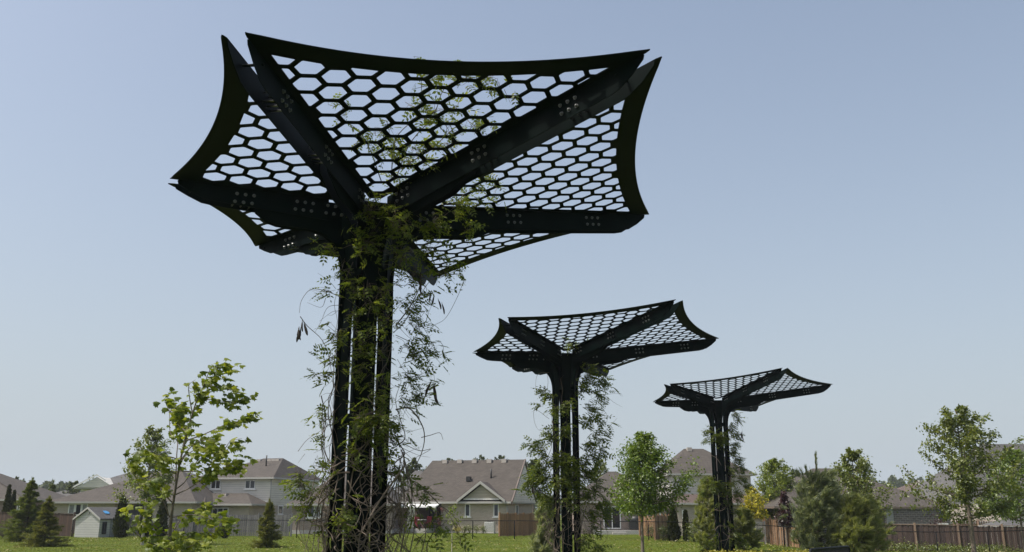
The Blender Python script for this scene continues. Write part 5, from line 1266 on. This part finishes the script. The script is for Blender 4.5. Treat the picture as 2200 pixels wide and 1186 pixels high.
def chain_fence():
    pts = [(160, 65.5), (480, 64), (640, 63), (1016, 60), (1290, 58), (1500, 54.5), (1680, 52), (1900, 50), (2230, 47)]
    W = [Vector((xx(*p), p[1], 0)) for p in pts]
    root = empty('chain_link_fence', (W[0].x, W[0].y, 0), 0, 'low black chain-link fence running along the whole back of the lawn', 'fence', FG); o = W[0]; H = 1.12
    mb = MB()
    for i in range(len(W)-1):
        a, b = W[i], W[i+1]; L = (b-a).length; m = max(1, int(round(L/2.7))); d = (b-a)/L
        tp = [a + d*L*k/m for k in range(m+1)]
        MB().tube([p - o + Vector((0, 0, gz(p.x, p.y)+H)) for p in tp], .021, 6).build('top_rail', M['black'], root)
        for k in range(m): p = tp[k] - o; g = gz(tp[k].x, tp[k].y); MB().tube([p+Vector((0,0,g-.05)), p+Vector((0,0,g+H+.02))], .03, 6).build('post', M['black'], root)
        n = int(L/.09)
        for k in range(n):
            for s in (-1, 1):
                q0 = a + d*(k*.09) - o; q1 = q0 + d*s*H*.9
                g = gz(q0.x+o.x, q0.y+o.y)
                if not 0 <= (q1+o-a).dot(d) <= L: continue
                nn = Vector((-d.y, d.x, 0))*.0
                w = .0022
                mb.add([q0+Vector((-w,0,g+.03)), q0+Vector((w,0,g+.03)), q1+Vector((w,0,g+H)), q1+Vector((-w,0,g+H))], [(0,1,2,3)])
    tag(mb.build('wire_mesh', M['black'], root), kind='stuff')
chain_fence()

# ------------------------------------------------------------------ bench, planting and odds and ends
def bench():
    A = at(1738, 1180.5, 21.2); B = at(1822, 1174.0, 23.0); d = Vector((B.x-A.x, B.y-A.y, 0)); L = d.length; ang = math.atan2(d.y, d.x)
    root = empty('park_bench', (A.x, A.y, 0), ang, 'black metal park bench seen from behind at the bottom edge by the pines', 'bench'); top = (A.z+B.z)/2
    M['bench'] = plain('bench_black', (0.012, 0.013, 0.016), rough=.6, spec=.2)
    r = MB().tube([(0,0,.42), (0,-.02,top-.06), (.03,-.02,top-.012), (.08,-.02,top), (L-.08,-.02,top), (L-.03,-.02,top-.012), (L,-.02,top-.06), (L,0,.42)], .028, 8).build('back_frame', M['bench'], root)
    n = int(L/.045)
    for i in range(1, n): MB().box(i*L/n-.012, i*L/n+.012, -.022, -.014, .48, top-.015).build('back_slat', M['bench'], root)
    MB().tube([(0,0,.48), (L,0,.48)], .02, 6).build('lower_rail', M['bench'], root)
    for i in range(9): MB().box(.02, L-.02, .04+i*.05, .075+i*.05, .42, .45).build('seat_slat', M['bench'], root)
    for x in (.12, L-.12):
        MB().tube([(x,0,.42), (x,-.08,0)], .025, 6).build('leg', M['bench'], root); MB().tube([(x,.45,.42), (x,.5,0)], .025, 6).build('leg', M['bench'], root); MB().tube([(x,0,.41), (x,.45,.41)], .02, 6).build('seat_bearer', M['bench'], root)
        MB().tube([(x,0,.66), (x,.42,.66), (x,.45,.42)], .02, 6).build('armrest', M['bench'], root)
bench()
CV = 'yellow groundcover clumps at the bottom edge'
for i, (px, lab) in enumerate(((1548, 'yellow-green groundcover clump left of the farthest column foot'), (1592, 'yellow-green groundcover clump right of the farthest column foot'), (1700, 'yellow-green groundcover clump farthest from the column, left of the bench'), (1722, 'yellow-green groundcover clump touching the bench'), (1662, 'small yellow-green groundcover clump midway between column and bench'))):
    bush(lab, px, 35.5, .30 if i < 4 else .2, 1.6, 'cover', n=900, leaf=.07, name='groundcover_plant', cat='plant', group=CV)
bush('leafy green shrub against the wall right of the thin cedar', 1488, 56, 1.15, 1.3, 'shrub', n=900, leaf=.09)
bush('dark shrub left of the brownish cedar', 1424, 57, .9, .8, 'far_leaf', n=500, leaf=.08)
bush('round dark shrub in front of the new wooden gate fence', 1398, 63, .8, 1.0, 'far_leaf', n=500, leaf=.08)
bush('round red-leaved shrub behind the dark brown fence', 2010, 62, 1.9, 1.7, 'purple', n=900, leaf=.1, z=-.6)
bush('dark shrub at the foot of the left brown fence', 14, 64, .8, 1.6, 'far_leaf', n=600, leaf=.09)
bush('green weeds along the foot of the dark brown fence, left part', 1930, 56.8, .7, 3.4, 'shrub', n=1400, leaf=.09, group='weeds along the dark fence')
bush('green weeds along the foot of the dark brown fence, middle part', 2015, 56.0, .6, 3.4, 'shrub', n=1400, leaf=.09, group='weeds along the dark fence')
bush('green weeds along the foot of the dark brown fence, right part', 2120, 55.0, .65, 4.0, 'shrub', n=1500, leaf=.09, group='weeds along the dark fence')
def closed_umbrella():
    Y = 70; p = (xx(439, Y), Y, 0); root = empty('patio_umbrella', p, 0, 'closed grey patio umbrella behind the grey fence', 'umbrella')
    MB().tube([(0,0,0), (0,0,2.75)], .025, 6).build('pole', M['pipe'], root)
    MB().tube([(0,0,1.1), (0,0,1.2), (0,0,1.7), (0,0,2.4), (0,0,2.7)], [.10,.22,.20,.12,.03], 9, smooth=False).build('canopy', M['trim_brown'], root)
    MB().tube([(0,0,0), (0,0,.08)], .3, 12, smooth=False).build('base', M['concrete'], root)
closed_umbrella()
def white_car():
    Y = 84; x = xx(1398, Y); root = empty('parked_car', (x, Y, 0), R(90), 'white car roof glimpsed over the wooden gate', 'car')
    body = [(-2.2,.35), (-2.2,.85), (-1.9,1.0), (-1.2,1.05), (-.6,1.55), (.9,1.6), (1.7,1.1), (2.1,1.0), (2.2,.6), (2.2,.35)]
    pm = plain('car_white', (.75,.75,.75), rough=.25)
    MB().prism([(a, -.85, b+.35) for a, b in body], (0, 1.7, 0)).build('body', pm, root)
    MB().prism([(-1.16,-.7,1.46), (-1.16,.7,1.46), (-.66,.66,1.88), (-.66,-.66,1.88)], (-.03,0,.02)).build('windscreen', M['glass'], root)
    for wx in (-1.4, 1.35):
        for wy in (-.86, .66): 
            w = MB().tube([(wx, wy, .34), (wx, wy+.2, .34)], .34, 16, smooth=False).build('wheel', M['pipe'], root)
white_car()

# ------------------------------------------------------------------ hazy air
def haze():
    m = bpy.data.materials.new('hazy_air'); m.use_nodes = True; nt = m.node_tree
    nt.nodes.remove(nt.nodes['Principled BSDF'])
    v = nt.nodes.new('ShaderNodeVolumePrincipled'); v.inputs['Color'].default_value = (0.86, 0.91, 1.0, 1); v.inputs['Density'].default_value = 0.0003; v.inputs['Anisotropy'].default_value = 0.2
    nt.links.new(v.outputs[0], nt.nodes['Material Output'].inputs['Volume'])
    o = MB().box(-660, 660, -120, 640, -3, 26).build('haze', m); tag(o, 'thin summer haze in the air over the lawn and houses', 'haze', kind='stuff')
haze()
#==NEXT==
